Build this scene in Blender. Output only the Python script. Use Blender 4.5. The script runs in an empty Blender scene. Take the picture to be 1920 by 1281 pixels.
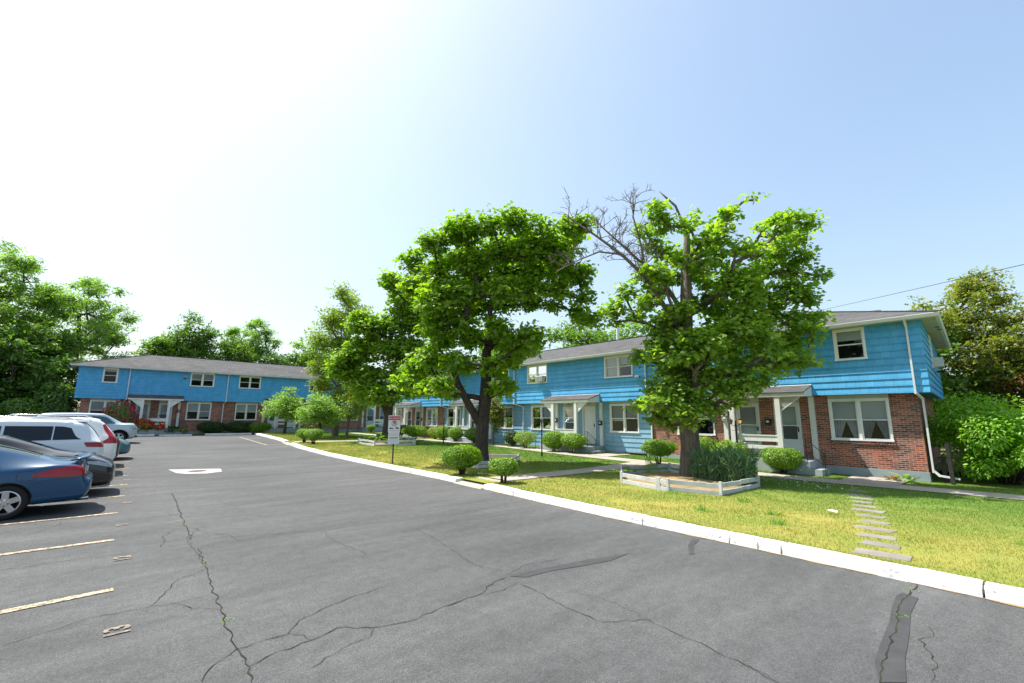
import bpy, bmesh, math, random
import numpy as np
from mathutils import Vector, Matrix
from mathutils.bvhtree import BVHTree

random.seed(7)
rng = np.random.default_rng(11)
R_ = math.radians
scene = bpy.context.scene
COL = scene.collection

# ------------------------------------------------------------------ helpers
def tag(o, label=None, cat=None, group=None, kind=None):
    if label: o['label'] = label
    if cat: o['category'] = cat
    if group: o['group'] = group
    if kind: o['kind'] = kind
    return o

def empty(name, loc, label=None, cat=None, group=None, rz=0.0):
    o = bpy.data.objects.new(name, None)
    o.empty_display_size = 0.2
    COL.objects.link(o)
    o.location = loc
    o.rotation_euler = (0, 0, rz)
    return tag(o, label, cat, group)

class MB:
    """collects faces; build() links them as one mesh object"""
    def __init__(s):
        s.v = []; s.f = []; s.m = []
    def face(s, pts, mi=0):
        n = len(s.v)
        s.v.extend([tuple(p) for p in pts])
        s.f.append(list(range(n, n + len(pts)))); s.m.append(mi)
    def add(s, verts, faces, mi=0):
        n = len(s.v)
        s.v.extend([tuple(p) for p in verts])
        for f in faces:
            s.f.append([n + i for i in f]); s.m.append(mi)
    def box(s, x0, x1, y0, y1, z0, z1, mi=0):
        vs = [(x, y, z) for z in (z0, z1) for y in (y0, y1) for x in (x0, x1)]
        s.add(vs, [(0, 2, 3, 1), (4, 5, 7, 6), (0, 1, 5, 4), (2, 6, 7, 3), (0, 4, 6, 2), (1, 3, 7, 5)], mi)
    def bar(s, a, b, w, h, mi=0):
        """square bar from a to b"""
        a = Vector(a); b = Vector(b); d = (b - a).normalized()
        up = Vector((0, 0, 1)) if abs(d.z) < .9 else Vector((1, 0, 0))
        sx = d.cross(up).normalized() * w / 2; sy = sx.cross(d).normalized() * h / 2
        vs = [p + i * sx + j * sy for p in (a, b) for i, j in ((-1, -1), (1, -1), (1, 1), (-1, 1))]
        s.add(vs, [(3, 2, 1, 0), (4, 5, 6, 7), (0, 1, 5, 4), (1, 2, 6, 5), (2, 3, 7, 6), (3, 0, 4, 7)], mi)
    def tube(s, pts, rad, n=8, mi=0, cap=True):
        pts = [Vector(p) for p in pts]
        if not hasattr(rad, '__len__'): rad = [rad] * len(pts)
        rings = []; prev = None
        for i, p in enumerate(pts):
            d = (pts[min(i + 1, len(pts) - 1)] - pts[max(i - 1, 0)])
            d = d.normalized() if d.length > 1e-9 else Vector((0, 0, 1))
            if prev is None:
                a = d.orthogonal().normalized()
            else:
                a = (prev - d * prev.dot(d))
                a = a.normalized() if a.length > 1e-6 else d.orthogonal().normalized()
            prev = a; b = d.cross(a)
            rings.append([p + (a * math.cos(2 * math.pi * k / n) + b * math.sin(2 * math.pi * k / n)) * rad[i] for k in range(n)])
        vs = [q for r in rings for q in r]; fs = []
        for i in range(len(rings) - 1):
            for k in range(n):
                fs.append((i * n + k, i * n + (k + 1) % n, (i + 1) * n + (k + 1) % n, (i + 1) * n + k))
        if cap:
            fs.append(tuple(range(n - 1, -1, -1))); fs.append(tuple(range((len(rings) - 1) * n, len(rings) * n)))
        s.add(vs, fs, mi)
    def lathe(s, prof, n=24, c=(0, 0, 0), axis='z', mi=0):
        vs = []; fs = []
        for r, z in prof:
            for k in range(n):
                a = 2 * math.pi * k / n
                if axis == 'z': vs.append((c[0] + r * math.cos(a), c[1] + r * math.sin(a), c[2] + z))
                else: vs.append((c[0] + r * math.cos(a), c[1] + z, c[2] + r * math.sin(a)))
        for i in range(len(prof) - 1):
            for k in range(n):
                fs.append((i * n + k, i * n + (k + 1) % n, (i + 1) * n + (k + 1) % n, (i + 1) * n + k))
        s.add(vs, fs, mi)
    def build(s, name, mats, parent=None, smooth=False, recalc=True, loc=None, bevel=0):
        me = bpy.data.meshes.new(name)
        off = Vector(loc) if loc else None
        vs = [tuple(Vector(p) - off) for p in s.v] if off else s.v
        me.from_pydata(vs, [], s.f)
        if not isinstance(mats, (list, tuple)): mats = [mats]
        for m in mats: me.materials.append(m)
        if len(mats) > 1: me.polygons.foreach_set('material_index', s.m)
        if recalc or bevel:
            bm = bmesh.new(); bm.from_mesh(me)
            if bevel:
                bmesh.ops.remove_doubles(bm, verts=bm.verts, dist=1e-5)
            bmesh.ops.recalc_face_normals(bm, faces=bm.faces)
            if bevel:
                bmesh.ops.bevel(bm, geom=[e for e in bm.edges if len(e.link_faces) == 2 and e.calc_face_angle(0) > .5], offset=bevel, segments=2, affect='EDGES', profile=.5)
            bm.to_mesh(me); bm.free()
        if smooth: me.polygons.foreach_set('use_smooth', [True] * len(me.polygons))
        o = bpy.data.objects.new(name, me); COL.objects.link(o)
        if off: o.location = off
        if parent:
            o.parent = parent
        return o

def part(mb, name, mats, parent, **k):
    """mesh given in world coordinates, parented to a thing standing at parent.location"""
    o = mb.build(name, mats, None, **k)
    o.parent = parent
    o.matrix_parent_inverse = world_inv(parent)
    return o

def world_inv(p):
    m = Matrix.Identity(4)
    while p is not None:
        m = (p.matrix_parent_inverse @ Matrix.LocRotScale(p.location, p.rotation_euler, p.scale)) @ m
        p = p.parent
    return m.inverted()

def mesh_np(name, verts, loops, counts, mats, parent=None, smooth=False):
    """fast mesh from numpy arrays"""
    me = bpy.data.meshes.new(name)
    nv = len(verts); nl = len(loops); nf = len(counts)
    me.vertices.add(nv); me.vertices.foreach_set('co', np.asarray(verts, np.float32).ravel())
    me.loops.add(nl); me.loops.foreach_set('vertex_index', np.asarray(loops, np.int32))
    me.polygons.add(nf)
    st = np.concatenate([[0], np.cumsum(counts)[:-1]]).astype(np.int32)
    me.polygons.foreach_set('loop_start', st)
    me.polygons.foreach_set('loop_total', np.asarray(counts, np.int32))
    if smooth: me.polygons.foreach_set('use_smooth', np.ones(nf, bool))
    for m in (mats if isinstance(mats, (list, tuple)) else [mats]): me.materials.append(m)
    me.update(calc_edges=True)
    o = bpy.data.objects.new(name, me); COL.objects.link(o)
    if parent: o.parent = parent
    return o

# ------------------------------------------------------------------ materials
class N:
    """small node-tree builder"""
    def __init__(s, name):
        s.m = bpy.data.materials.new(name); s.m.use_nodes = True
        s.t = s.m.node_tree; s.b = s.t.nodes['Principled BSDF']; s.out = s.t.nodes['Material Output']
    def n(s, typ, **k):
        d = s.t.nodes.new('ShaderNode' + typ)
        for a, v in k.items():
            if a.startswith('i_'):
                key = a[2:]
                key = int(key) if key.isdigit() else key.replace('_', ' ')
                d.inputs[key].default_value = v
            else: setattr(d, a, v)
        return d
    def l(s, a, b): s.t.links.new(a, b)
    def pos(s, scale=(1, 1, 1)):
        g = s.n('NewGeometry'); mp = s.n('Mapping'); mp.inputs['Scale'].default_value = scale
        s.l(g.outputs['Position'], mp.inputs['Vector']); return mp.outputs[0]
    def obj(s, scale=(1, 1, 1)):
        g = s.n('TexCoord'); mp = s.n('Mapping'); mp.inputs['Scale'].default_value = scale
        s.l(g.outputs['Object'], mp.inputs['Vector']); return mp.outputs[0]
    def uz(s):
        """facade coordinates (x+y, z)"""
        g = s.n('NewGeometry'); sp = s.n('SeparateXYZ'); s.l(g.outputs['Position'], sp.inputs[0])
        a = s.n('Math', operation='ADD'); s.l(sp.outputs[0], a.inputs[0]); s.l(sp.outputs[1], a.inputs[1])
        c = s.n('CombineXYZ'); s.l(a.outputs[0], c.inputs[0]); s.l(sp.outputs[2], c.inputs[1]); return c.outputs[0]
    def noise(s, vec, scale, detail=4, rough=.6):
        d = s.n('TexNoise'); d.inputs['Scale'].default_value = scale; d.inputs['Detail'].default_value = detail
        d.inputs['Roughness'].default_value = rough
        if vec is not None: s.l(vec, d.inputs['Vector'])
        return d.outputs['Fac']
    def ramp(s, fac, stops, interp='LINEAR'):
        d = s.n('ValToRGB'); d.color_ramp.interpolation = interp
        e = d.color_ramp.elements
        while len(e) < len(stops): e.new(.5)
        for i, (p, c) in enumerate(stops):
            e[i].position = p; e[i].color = (c, c, c, 1) if not hasattr(c, '__len__') else (*c, 1)
        s.l(fac, d.inputs[0]); return d.outputs[0]
    def mix(s, fac, a, b, typ='MIX'):
        d = s.n('Mix', data_type='RGBA', blend_type=typ)
        for i, x in ((0, fac), (6, a), (7, b)):
            if hasattr(x, 'is_output') or isinstance(x, bpy.types.NodeSocket): s.l(x, d.inputs[i])
            else: d.inputs[i].default_value = x if i == 0 else (*x, 1)
        return d.outputs[2]
    def bump(s, h, strength=.3, dist=.01):
        d = s.n('Bump'); d.inputs['Strength'].default_value = strength; d.inputs['Distance'].default_value = dist
        s.l(h, d.inputs['Height']); s.l(d.outputs[0], s.b.inputs['Normal']); return d
    def set(s, rough=None, spec=None, metal=None, coat=None):
        if rough is not None: s.b.inputs['Roughness'].default_value = rough
        if spec is not None: s.b.inputs['Specular IOR Level'].default_value = spec
        if metal is not None: s.b.inputs['Metallic'].default_value = metal
        if coat is not None:
            s.b.inputs['Coat Weight'].default_value = coat; s.b.inputs['Coat Roughness'].default_value = .04
        return s.m
    def color(s, c):
        if hasattr(c, '__len__'): s.b.inputs['Base Color'].default_value = (*c, 1)
        else: s.l(c, s.b.inputs['Base Color'])

def vary(name, c1, c2, scale=3., rough=.6, spec=.3, bump=0, bscale=40, metal=0, coat=None, obj=False):
    k = N(name); p = k.obj() if obj else k.pos()
    f = k.ramp(k.noise(p, scale, 5, .65), [(.3, 0.), (.7, 1.)])
    k.color(k.mix(f, c1, c2))
    if bump: k.bump(k.noise(p, bscale, 4), bump, .01)
    return k.set(rough, spec, metal, coat)

def paint(name, c, rough=.35, coat=.6, metal=0., dust=.0):
    k = N(name); p = k.obj()
    f = k.noise(p, 5, 4)
    d = tuple(x * .94 + .01 for x in c)
    k.color(k.mix(f, c, d))
    return k.set(rough, .35, metal, coat)

M = {}
def make_materials():
    # brick: running bond with mixed red and charcoal bricks
    k = N('brick'); uv = k.uz()
    b = k.n('TexBrick'); k.l(uv, b.inputs['Vector'])
    for nm, v in (('Scale', 1), ('Mortar Size', .0075), ('Mortar Smooth', .1), ('Bias', -.12), ('Brick Width', .215), ('Row Height', .0677)):
        b.inputs[nm].default_value = v
    b.inputs['Color1'].default_value = (.43, .125, .065, 1); b.inputs['Color2'].default_value = (.055, .036, .034, 1)
    b.inputs['Mortar'].default_value = (.42, .37, .33, 1); b.offset = .5
    f = k.ramp(k.noise(k.pos(), 1.3, 4), [(.3, .75), (.75, 1.12)])
    c = k.mix(1., b.outputs['Color'], f, 'MULTIPLY')
    k.color(c); k.bump(b.outputs['Fac'], -.5, .006); M['brick'] = k.set(.85, .2)
    # painted cedar shakes
    for nm, c1, c2 in (('shake', (.06, .355, .66), (.09, .40, .70)), ('lap', (.19, .37, .53), (.23, .41, .56))):
        k = N(nm); uv = k.uz()
        b = k.n('TexBrick'); k.l(uv, b.inputs['Vector'])
        for a, v in (('Scale', 1), ('Mortar Size', .005), ('Mortar Smooth', .3), ('Bias', 0), ('Brick Width', .27), ('Row Height', .2455)):
            b.inputs[a].default_value = v
        b.squash = 1; b.offset = .37; b.offset_frequency = 2
        b.inputs['Color1'].default_value = (*c1, 1); b.inputs['Color2'].default_value = (*c2, 1)
        b.inputs['Mortar'].default_value = (c1[0] * .4, c1[1] * .5, c1[2] * .55, 1)
        st = k.ramp(k.noise(k.pos((1.2, 1.2, .35)), 2.2, 5), [(.35, .88), (.7, 1.06)])
        c = k.mix(1., b.outputs['Color'], st, 'MULTIPLY')
        # rubbed, chalky paint in patches
        w = k.ramp(k.noise(k.pos((7, 7, 1.4)), 3.4, 6, .75), [(.60, 0.), (.78, .35)])
        c = k.mix(w, c, (.30, .47, .58))
        k.color(c)
        g = k.n('TexWave', wave_type='BANDS', bands_direction='X'); g.inputs['Scale'].default_value = 14; g.inputs['Distortion'].default_value = 2.5; g.inputs['Detail'].default_value = 3
        k.l(uv, g.inputs['Vector'])
        k.bump(g.outputs['Fac'], .22, .004); M[nm] = k.set(.6, .5)
    # asphalt shingles
    k = N('shingle'); uv = k.uz()
    b = k.n('TexBrick'); k.l(uv, b.inputs['Vector'])
    for a, v in (('Scale', 1), ('Mortar Size', .004), ('Bias', 0), ('Brick Width', .3), ('Row Height', .047)): b.inputs[a].default_value = v
    b.inputs['Color1'].default_value = (.080, .080, .082, 1); b.inputs['Color2'].default_value = (.125, .124, .124, 1); b.inputs['Mortar'].default_value = (.045, .04, .04, 1)
    f = k.ramp(k.noise(k.pos(), .7, 6, .7), [(.3, .8), (.75, 1.15)])
    gr = k.ramp(k.noise(k.pos(), 90, 2), [(.3, .75), (.7, 1.25)])
    k.color(k.mix(1., k.mix(1., b.outputs['Color'], f, 'MULTIPLY'), gr, 'MULTIPLY')); k.bump(b.outputs['Fac'], -.4, .008)
    M['shingle'] = k.set(.95, .15)
    M['white'] = vary('white_trim', (.74, .74, .72), (.66, .66, .64), 2.2, .5, .35, .06, 60)
    M['gutter'] = vary('gutter_white', (.72, .73, .73), (.60, .61, .60), 1.4, .35, .4)
    M['vinyl'] = vary('vinyl_frame', (.80, .80, .79), (.73, .73, .71), 1.5, .38, .4)
    M['soffit'] = vary('soffit_beige', (.50, .45, .36), (.40, .35, .27), 1.1, .7, .2)
    M['panel'] = vary('beige_panel', (.55, .50, .41), (.49, .44, .36), 1.6, .7, .2)
    M['found'] = vary('foundation_paint', (.30, .37, .41), (.24, .28, .30), 1.2, .8, .2, .15, 25)
    M['porchc'] = vary('porch_concrete_paint', (.36, .40, .42), (.27, .31, .33), 2, .75, .25, .1, 30)
    M['concrete'] = vary('concrete_walk', (.40, .35, .30), (.30, .265, .225), 1.6, .9, .2, .25, 45)
    M['stone'] = vary('stone_slab', (.27, .245, .22), (.17, .155, .14), 2.5, .9, .2, .3, 30)
    M['door'] = vary('door_white', (.72, .73, .72), (.66, .67, .67), 1.5, .45, .35)
    M['storm'] = vary('storm_door_white', (.66, .70, .72), (.60, .65, .67), 1.5, .4, .4)
    M['iron'] = vary('black_iron', (.012, .012, .013), (.03, .026, .024), 8, .5, .4)
    M['blind'] = vary('blind_offwhite', (.56, .60, .62), (.50, .54, .56), .9, .8, .1)
    M['curtain'] = vary('lace_curtain', (.42, .46, .50), (.30, .33, .37), 5, .9, .1)
    M['dark'] = vary('shade_black', (.012, .013, .015), (.02, .02, .022), 2, .9, .1)  # near-black colour stands in for shade inside rooms and crawl space
    M['rust'] = vary('rusty_metal', (.12, .06, .04), (.05, .03, .025), 5, .8, .2)
    k = N('curb_paint'); p = k.pos()
    chip = k.ramp(k.noise(k.pos((1, 1, 2.5)), 9, 8, .75), [(.55, 0.), (.60, 1.)])
    low = k.ramp(k.noise(p, 2.3, 3), [(.42, 0.), (.58, 1.)])
    f = k.n('Math', operation='MULTIPLY'); k.l(chip, f.inputs[0]); k.l(low, f.inputs[1])
    dm = k.ramp(k.noise(p, 1.4, 5, .7), [(.35, (.62, .60, .56)), (.6, (.82, .82, .81))])
    k.color(k.mix(f.outputs[0], dm, (.22, .21, .19))); k.bump(k.noise(p, 35, 5), .3, .01); M['curb'] = k.set(.75, .25)
    # asphalt
    k = N('asphalt'); p = k.pos()
    big = k.ramp(k.noise(p, .22, 5, .6), [(.3, 0.), (.72, 1.)])
    c = k.mix(big, (.072, .073, .074), (.106, .106, .106))
    med = k.ramp(k.noise(k.pos((.35, 1.6, 1)), .9, 5, .65), [(.35, .80), (.7, 1.16)])
    c = k.mix(1., c, med, 'MULTIPLY')
    sp = k.ramp(k.noise(p, 130, 3, .7), [(.32, .42), (.5, 1.), (.70, 1.75)])
    c = k.mix(1., c, sp, 'MULTIPLY')
    s2 = k.ramp(k.noise(p, 38, 4, .75), [(.34, .72), (.5, 1.), (.68, 1.32)]); c = k.mix(1., c, s2, 'MULTIPLY')
    s3 = k.ramp(k.noise(p, 7, 5, .7), [(.34, .86), (.68, 1.12)]); c = k.mix(1., c, s3, 'MULTIPLY')
    vo = k.n('TexVoronoi'); vo.inputs['Scale'].default_value = 60; k.l(p, vo.inputs['Vector'])
    wn = k.n('TexWhiteNoise'); k.l(vo.outputs['Position'], wn.inputs['Vector'])
    sel = k.ramp(wn.outputs['Value'], [(.962, 0.), (.972, 1.)]); near = k.ramp(vo.outputs['Distance'], [(.16, 1.), (.3, 0.)])
    mm = k.n('Math', operation='MULTIPLY'); k.l(sel, mm.inputs[0]); k.l(near, mm.inputs[1])
    c = k.mix(mm.outputs[0], c, (.20, .20, .195))
    # darker rub marks and oil spots
    st = k.ramp(k.noise(k.pos((.5, 2.2, 1)), 1.7, 4, .5), [(.68, 0.), (.76, .35)])
    c = k.mix(st, c, (.05, .05, .05))
    k.color(c); k.bump(k.noise(p, 70, 5, .75), .7, .012); M['asphalt'] = k.set(.88, .25)
    M['crack'] = vary('crack_fill', (.014, .014, .014), (.06, .055, .04), 3, .95, .05)
    M['seal'] = vary('sealed_patch', (.042, .043, .045), (.06, .061, .062), 5, .8, .25, .3, 110)
    k = N('line_paint'); p = k.pos()
    wear = k.ramp(k.noise(p, 16, 7, .75), [(.42, 0.), (.58, 1.)])
    k.color(k.mix(wear, (.13, .12, .11), (.58, .44, .28))); M['line'] = k.set(.85, .2)
    k = N('number_paint'); p = k.pos()
    wear = k.ramp(k.noise(p, 22, 6, .75), [(.42, 0.), (.62, 1.)])
    k.color(k.mix(wear, (.12, .115, .11), (.36, .28, .20))); M['number'] = k.set(.85, .2)
    # lawn soil and thatch under the blades
    k = N('lawn_ground'); p = k.pos()
    a = k.ramp(k.noise(p, .45, 6, .65), [(.34, 0.), (.66, 1.)])
    c = k.mix(a, (.40, .33, .085), (.20, .26, .045))
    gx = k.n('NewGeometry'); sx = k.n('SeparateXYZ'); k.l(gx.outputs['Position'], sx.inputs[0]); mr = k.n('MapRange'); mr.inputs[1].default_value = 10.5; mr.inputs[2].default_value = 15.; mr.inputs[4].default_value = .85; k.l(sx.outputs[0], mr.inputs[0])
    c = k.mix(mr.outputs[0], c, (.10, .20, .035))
    bfine = k.ramp(k.noise(p, 7, 6, .7), [(.35, 0.), (.68, .7)])
    c = k.mix(bfine, c, (.22, .26, .06))
    dirt = k.ramp(k.noise(p, .8, 6, .7), [(.66, 0.), (.76, .7)])
    c = k.mix(dirt, c, (.27, .17, .09))
    sp = k.ramp(k.noise(p, 60, 3, .7), [(.3, .6), (.7, 1.3)])
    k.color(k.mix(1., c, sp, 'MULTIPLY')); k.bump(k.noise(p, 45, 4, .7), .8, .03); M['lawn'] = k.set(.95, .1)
    M['earth'] = vary('planter_soil', (.22, .14, .08), (.34, .25, .12), 2.5, .95, .1, .5, 40)
    M['far'] = vary('far_ground', (.10, .13, .035), (.17, .16, .07), .3, .95, .1)
    # bark
    for nm, c1, c2 in (('bark', (.10, .082, .068), (.27, .23, .19)), ('bark_dark', (.048, .040, .033), (.14, .115, .094)), ('bark_dead', (.15, .125, .10), (.30, .26, .22))):
        k = N(nm); p = k.pos((9, 9, 1.3))
        f = k.ramp(k.noise(p, 2.6, 7, .7), [(.36, 0.), (.66, 1.)])
        k.color(k.mix(f, c1, c2)); k.bump(f, .9, .03); M[nm] = k.set(.95, .1)
    # leaves
    def leaf(nm, ca, cb, cc, tr=.45, gloss=.5):
        k = N(nm); g = k.n('NewGeometry')
        c = k.ramp(g.outputs['Random Per Island'], [(0., ca), (.5, cb), (1., cc)])
        d = k.n('BsdfDiffuse'); k.l(c, d.inputs[0])
        t = k.n('BsdfTranslucent')
        tc = k.mix(1., c, (1.75, 1.95, .5), 'MULTIPLY'); k.l(tc, t.inputs[0])
        ms = k.n('MixShader'); ms.inputs[0].default_value = tr; k.l(d.outputs[0], ms.inputs[1]); k.l(t.outputs[0], ms.inputs[2])
        gl = k.n('BsdfGlossy'); gl.inputs['Roughness'].default_value = .5; gl.inputs['Color'].default_value = (.9, .95, .9, 1)
        m2 = k.n('MixShader'); m2.inputs[0].default_value = .035
        k.l(ms.outputs[0], m2.inputs[1]); k.l(gl.outputs[0], m2.inputs[2])
        k.l(m2.outputs[0], k.out.inputs[0]); k.t.nodes.remove(k.b); M[nm] = k.m
    leaf('leaf_maple', (.10, .20, .016), (.17, .29, .02), (.27, .36, .03), .5)
    leaf('leaf_maple_old', (.11, .22, .03), (.19, .31, .04), (.30, .37, .055), .5)
    leaf('leaf_far', (.08, .17, .022), (.12, .22, .028), (.18, .26, .038), .4)
    leaf('leaf_light', (.14, .25, .05), (.19, .31, .065), (.24, .35, .09), .45)
    leaf('leaf_dark', (.06, .14, .022), (.09, .18, .028), (.14, .22, .036), .38)
    leaf('leaf_yellow', (.13, .23, .025), (.19, .28, .035), (.27, .28, .05), .45)
    leaf('leaf_olive', (.09, .16, .022), (.17, .21, .03), (.26, .22, .035), .42)
    leaf('leaf_orange', (.16, .08, .02), (.28, .13, .03), (.11, .09, .02), .35)
    leaf('leaf_purple', (.06, .012, .02), (.11, .02, .035), (.05, .015, .02), .3)
    leaf('leaf_yew', (.06, .135, .008), (.15, .27, .012), (.28, .41, .02), .4)
    leaf('leaf_boxdark', (.02, .055, .01), (.03, .07, .012), (.05, .10, .015), .2)
    leaf('leaf_rhodo', (.13, .29, .02), (.18, .36, .025), (.25, .42, .03), .42)
    leaf('leaf_blue', (.07, .16, .07), (.11, .21, .10), (.17, .27, .12), .3)
    leaf('leaf_hosta', (.12, .22, .05), (.2, .3, .09), (.3, .36, .15), .3)
    leaf('leaf_cedar', (.14, .17, .012), (.19, .20, .016), (.11, .13, .012), .3)
    leaf('petal_red', (.45, .02, .03), (.5, .06, .03), (.55, .25, .05), .3)
    leaf('petal_pink', (.45, .02, .12), (.40, .02, .08), (.3, .01, .06), .3)
    leaf('petal_white', (.75, .75, .72), (.7, .7, .66), (.78, .78, .75), .2)
    k = N('grass_blade'); g = k.n('NewGeometry'); p = k.pos()
    a = k.ramp(k.noise(p, .45, 6, .65), [(.34, 0.), (.66, 1.)])
    c = k.mix(a, (.46, .40, .12), (.23, .31, .055))
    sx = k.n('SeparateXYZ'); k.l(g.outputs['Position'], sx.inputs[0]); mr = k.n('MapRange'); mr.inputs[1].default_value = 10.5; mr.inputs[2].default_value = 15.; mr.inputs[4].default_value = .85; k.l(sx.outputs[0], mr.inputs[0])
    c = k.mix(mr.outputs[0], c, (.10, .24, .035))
    r = k.ramp(g.outputs['Random Per Island'], [(0., (.5, .75, .5)), (.5, (1, 1, 1)), (1., (1.3, 1.12, 1.0))])
    c = k.mix(1., c, r, 'MULTIPLY'); k.color(c)
    k.b.inputs['Subsurface Weight'].default_value = 0
    t = k.n('BsdfTranslucent'); k.l(c, t.inputs[0]); ms = k.n('MixShader'); ms.inputs[0].default_value = .35
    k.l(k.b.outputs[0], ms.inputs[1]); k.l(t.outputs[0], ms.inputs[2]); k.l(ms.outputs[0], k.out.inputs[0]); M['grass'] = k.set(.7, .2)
    # window glass: clear pane with fresnel reflection
    def glass(nm, tint, ior=1.5, rough=.0):
        k = N(nm); t = k.n('BsdfTransparent'); t.inputs[0].default_value = (*tint, 1)
        gl = k.n('BsdfGlossy'); gl.inputs['Roughness'].default_value = rough
        fr = k.n('Fresnel'); fr.inputs[0].default_value = ior
        gn = k.noise(k.pos(), 1.1, 2); bp = k.n('Bump'); bp.inputs['Strength'].default_value = .03; bp.inputs['Distance'].default_value = .05
        k.l(gn, bp.inputs['Height']); k.l(bp.outputs[0], gl.inputs['Normal'])
        ms = k.n('MixShader'); k.l(fr.outputs[0], ms.inputs[0]); k.l(t.outputs[0], ms.inputs[1]); k.l(gl.outputs[0], ms.inputs[2])
        k.l(ms.outputs[0], k.out.inputs[0]); k.t.nodes.remove(k.b); M[nm] = k.m
    glass('pane', (.80, .83, .84), 1.5, .01)
    glass('lamp_glass', (.9, .85, .7), 1.5, .05)
    k = N('screen_pane'); k.color(k.mix(k.noise(k.pos(), 2, 3), (.045, .05, .055), (.075, .08, .085))); M['screen'] = k.set(.4, .5)
    k = N('car_glass'); k.color(k.mix(k.noise(k.obj(), 3, 2), (.008, .014, .02), (.015, .022, .028))); M['carglass'] = k.set(.03, .35)
    k = N('car_glass_green'); k.color(k.mix(k.noise(k.obj(), 3, 2), (.02, .07, .085), (.03, .09, .10))); M['carglassg'] = k.set(.03, .8)
    k = N('tyre'); k.color(k.mix(k.noise(k.obj(), 20, 4), (.012, .012, .012), (.022, .022, .022))); M['tyre'] = k.set(.85, .3)
    M['alloy'] = vary('alloy', (.55, .56, .57), (.45, .46, .48), 6, .28, .5, metal=.85, obj=True)
    M['black_trim'] = vary('black_trim', (.014, .014, .015), (.022, .022, .023), 6, .55, .4, obj=True)
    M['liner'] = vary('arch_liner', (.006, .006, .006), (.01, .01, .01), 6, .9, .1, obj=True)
    k = N('tail_red'); k.color(k.mix(k.noise(k.obj((1, 1, 9)), 4, 2), (.24, .004, .009), (.38, .012, .02))); M['tail'] = k.set(.12, .3, 0, .3)
    k = N('head_lamp'); k.color(k.mix(k.noise(k.obj((6, 1, 1)), 4, 2), (.10, .13, .15), (.50, .55, .58))); M['head'] = k.set(.08, .7, 0, 1.)
    M['chrome'] = vary('chrome', (.75, .76, .77), (.6, .6, .62), 6, .12, .5, metal=1., obj=True)
    M['p_blue'] = paint('paint_blue', (.001, .055, .135), .3, .4)
    M['p_black'] = paint('paint_black', (.008, .010, .013), .22)
    M['p_white'] = paint('paint_white', (.66, .70, .72), .35)
    M['p_pearl'] = paint('paint_pearl', (.74, .74, .73), .35)
    M['p_teal'] = paint('paint_teal', (.06, .17, .20), .3, metal=.3)
    M['p_silver'] = paint('paint_silver', (.42, .48, .53), .3, metal=.35)
    M['p_grey'] = paint('paint_grey', (.025, .027, .032), .25)
    M['sign_w'] = vary('sign_white', (.72, .72, .72), (.66, .66, .67), 3, .4, .4)
    M['sign_r'] = vary('sign_red', (.50, .02, .035), (.55, .05, .06), 3, .4, .4)
    M['sign_k'] = vary('sign_black', (.012, .012, .012), (.02, .02, .02), 3, .4, .4)
    M['sign_g'] = vary('sign_green', (.01, .30, .15), (.02, .34, .18), 3, .4, .4)
    M['sign_p'] = vary('sign_pink', (.60, .30, .36), (.55, .28, .36), 3, .4, .4)
    M['sign_gy'] = vary('sign_grey', (.45, .46, .52), (.5, .5, .55), 3, .4, .4)
    M['timber'] = vary('planter_timber', (.58, .60, .60), (.40, .40, .39), 3.5, .75, .2, .2, 30)
    M['stake'] = vary('old_stake', (.03, .028, .026), (.06, .055, .05), 6, .9, .1, .4, 30)
    M['grey_plastic'] = vary('grey_plastic', (.33, .33, .32), (.27, .27, .26), 5, .5, .4)
    M['ac'] = vary('ac_beige', (.66, .66, .64), (.58, .58, .56), 4, .5, .3)
    M['paper'] = vary('paper_white', (.72, .72, .74), (.65, .65, .68), 8, .7, .2)
    k = N('amber_lamp'); k.color((.85, .45, .09)); k.b.inputs['Emission Color'].default_value = (1., .55, .12, 1); k.b.inputs['Emission Strength'].default_value = .35
    M['amber'] = k.set(.3, .4)
    M['frost'] = vary('frosted_glass', (.28, .27, .22), (.2, .2, .17), 6, .2, .5)
make_materials()

# ------------------------------------------------------------------ camera, sky, sun
YAW, PITCH, ROLL, HC = R_(41.46), R_(9.73), R_(.42), 1.95
def make_camera():
    c, s = math.cos, math.sin
    fwd = Vector((s(YAW) * c(PITCH), c(YAW) * c(PITCH), s(PITCH))); right = Vector((c(YAW), -s(YAW), 0)); up = right.cross(fwd)
    r2 = right * c(ROLL) + up * s(ROLL); u2 = -right * s(ROLL) + up * c(ROLL)
    cam = bpy.data.cameras.new('camera'); o = bpy.data.objects.new('camera', cam); COL.objects.link(o)
    o.matrix_world = Matrix(((r2.x, u2.x, -fwd.x, 0), (r2.y, u2.y, -fwd.y, 0), (r2.z, u2.z, -fwd.z, HC), (0, 0, 0, 1)))
    cam.sensor_width = 36; cam.lens = 840 / 1920 * 36; cam.clip_start = .05; cam.clip_end = 3000
    scene.camera = o
make_camera()
SUNV = Vector((-1, 1.84, 3.9)).normalized()
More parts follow.
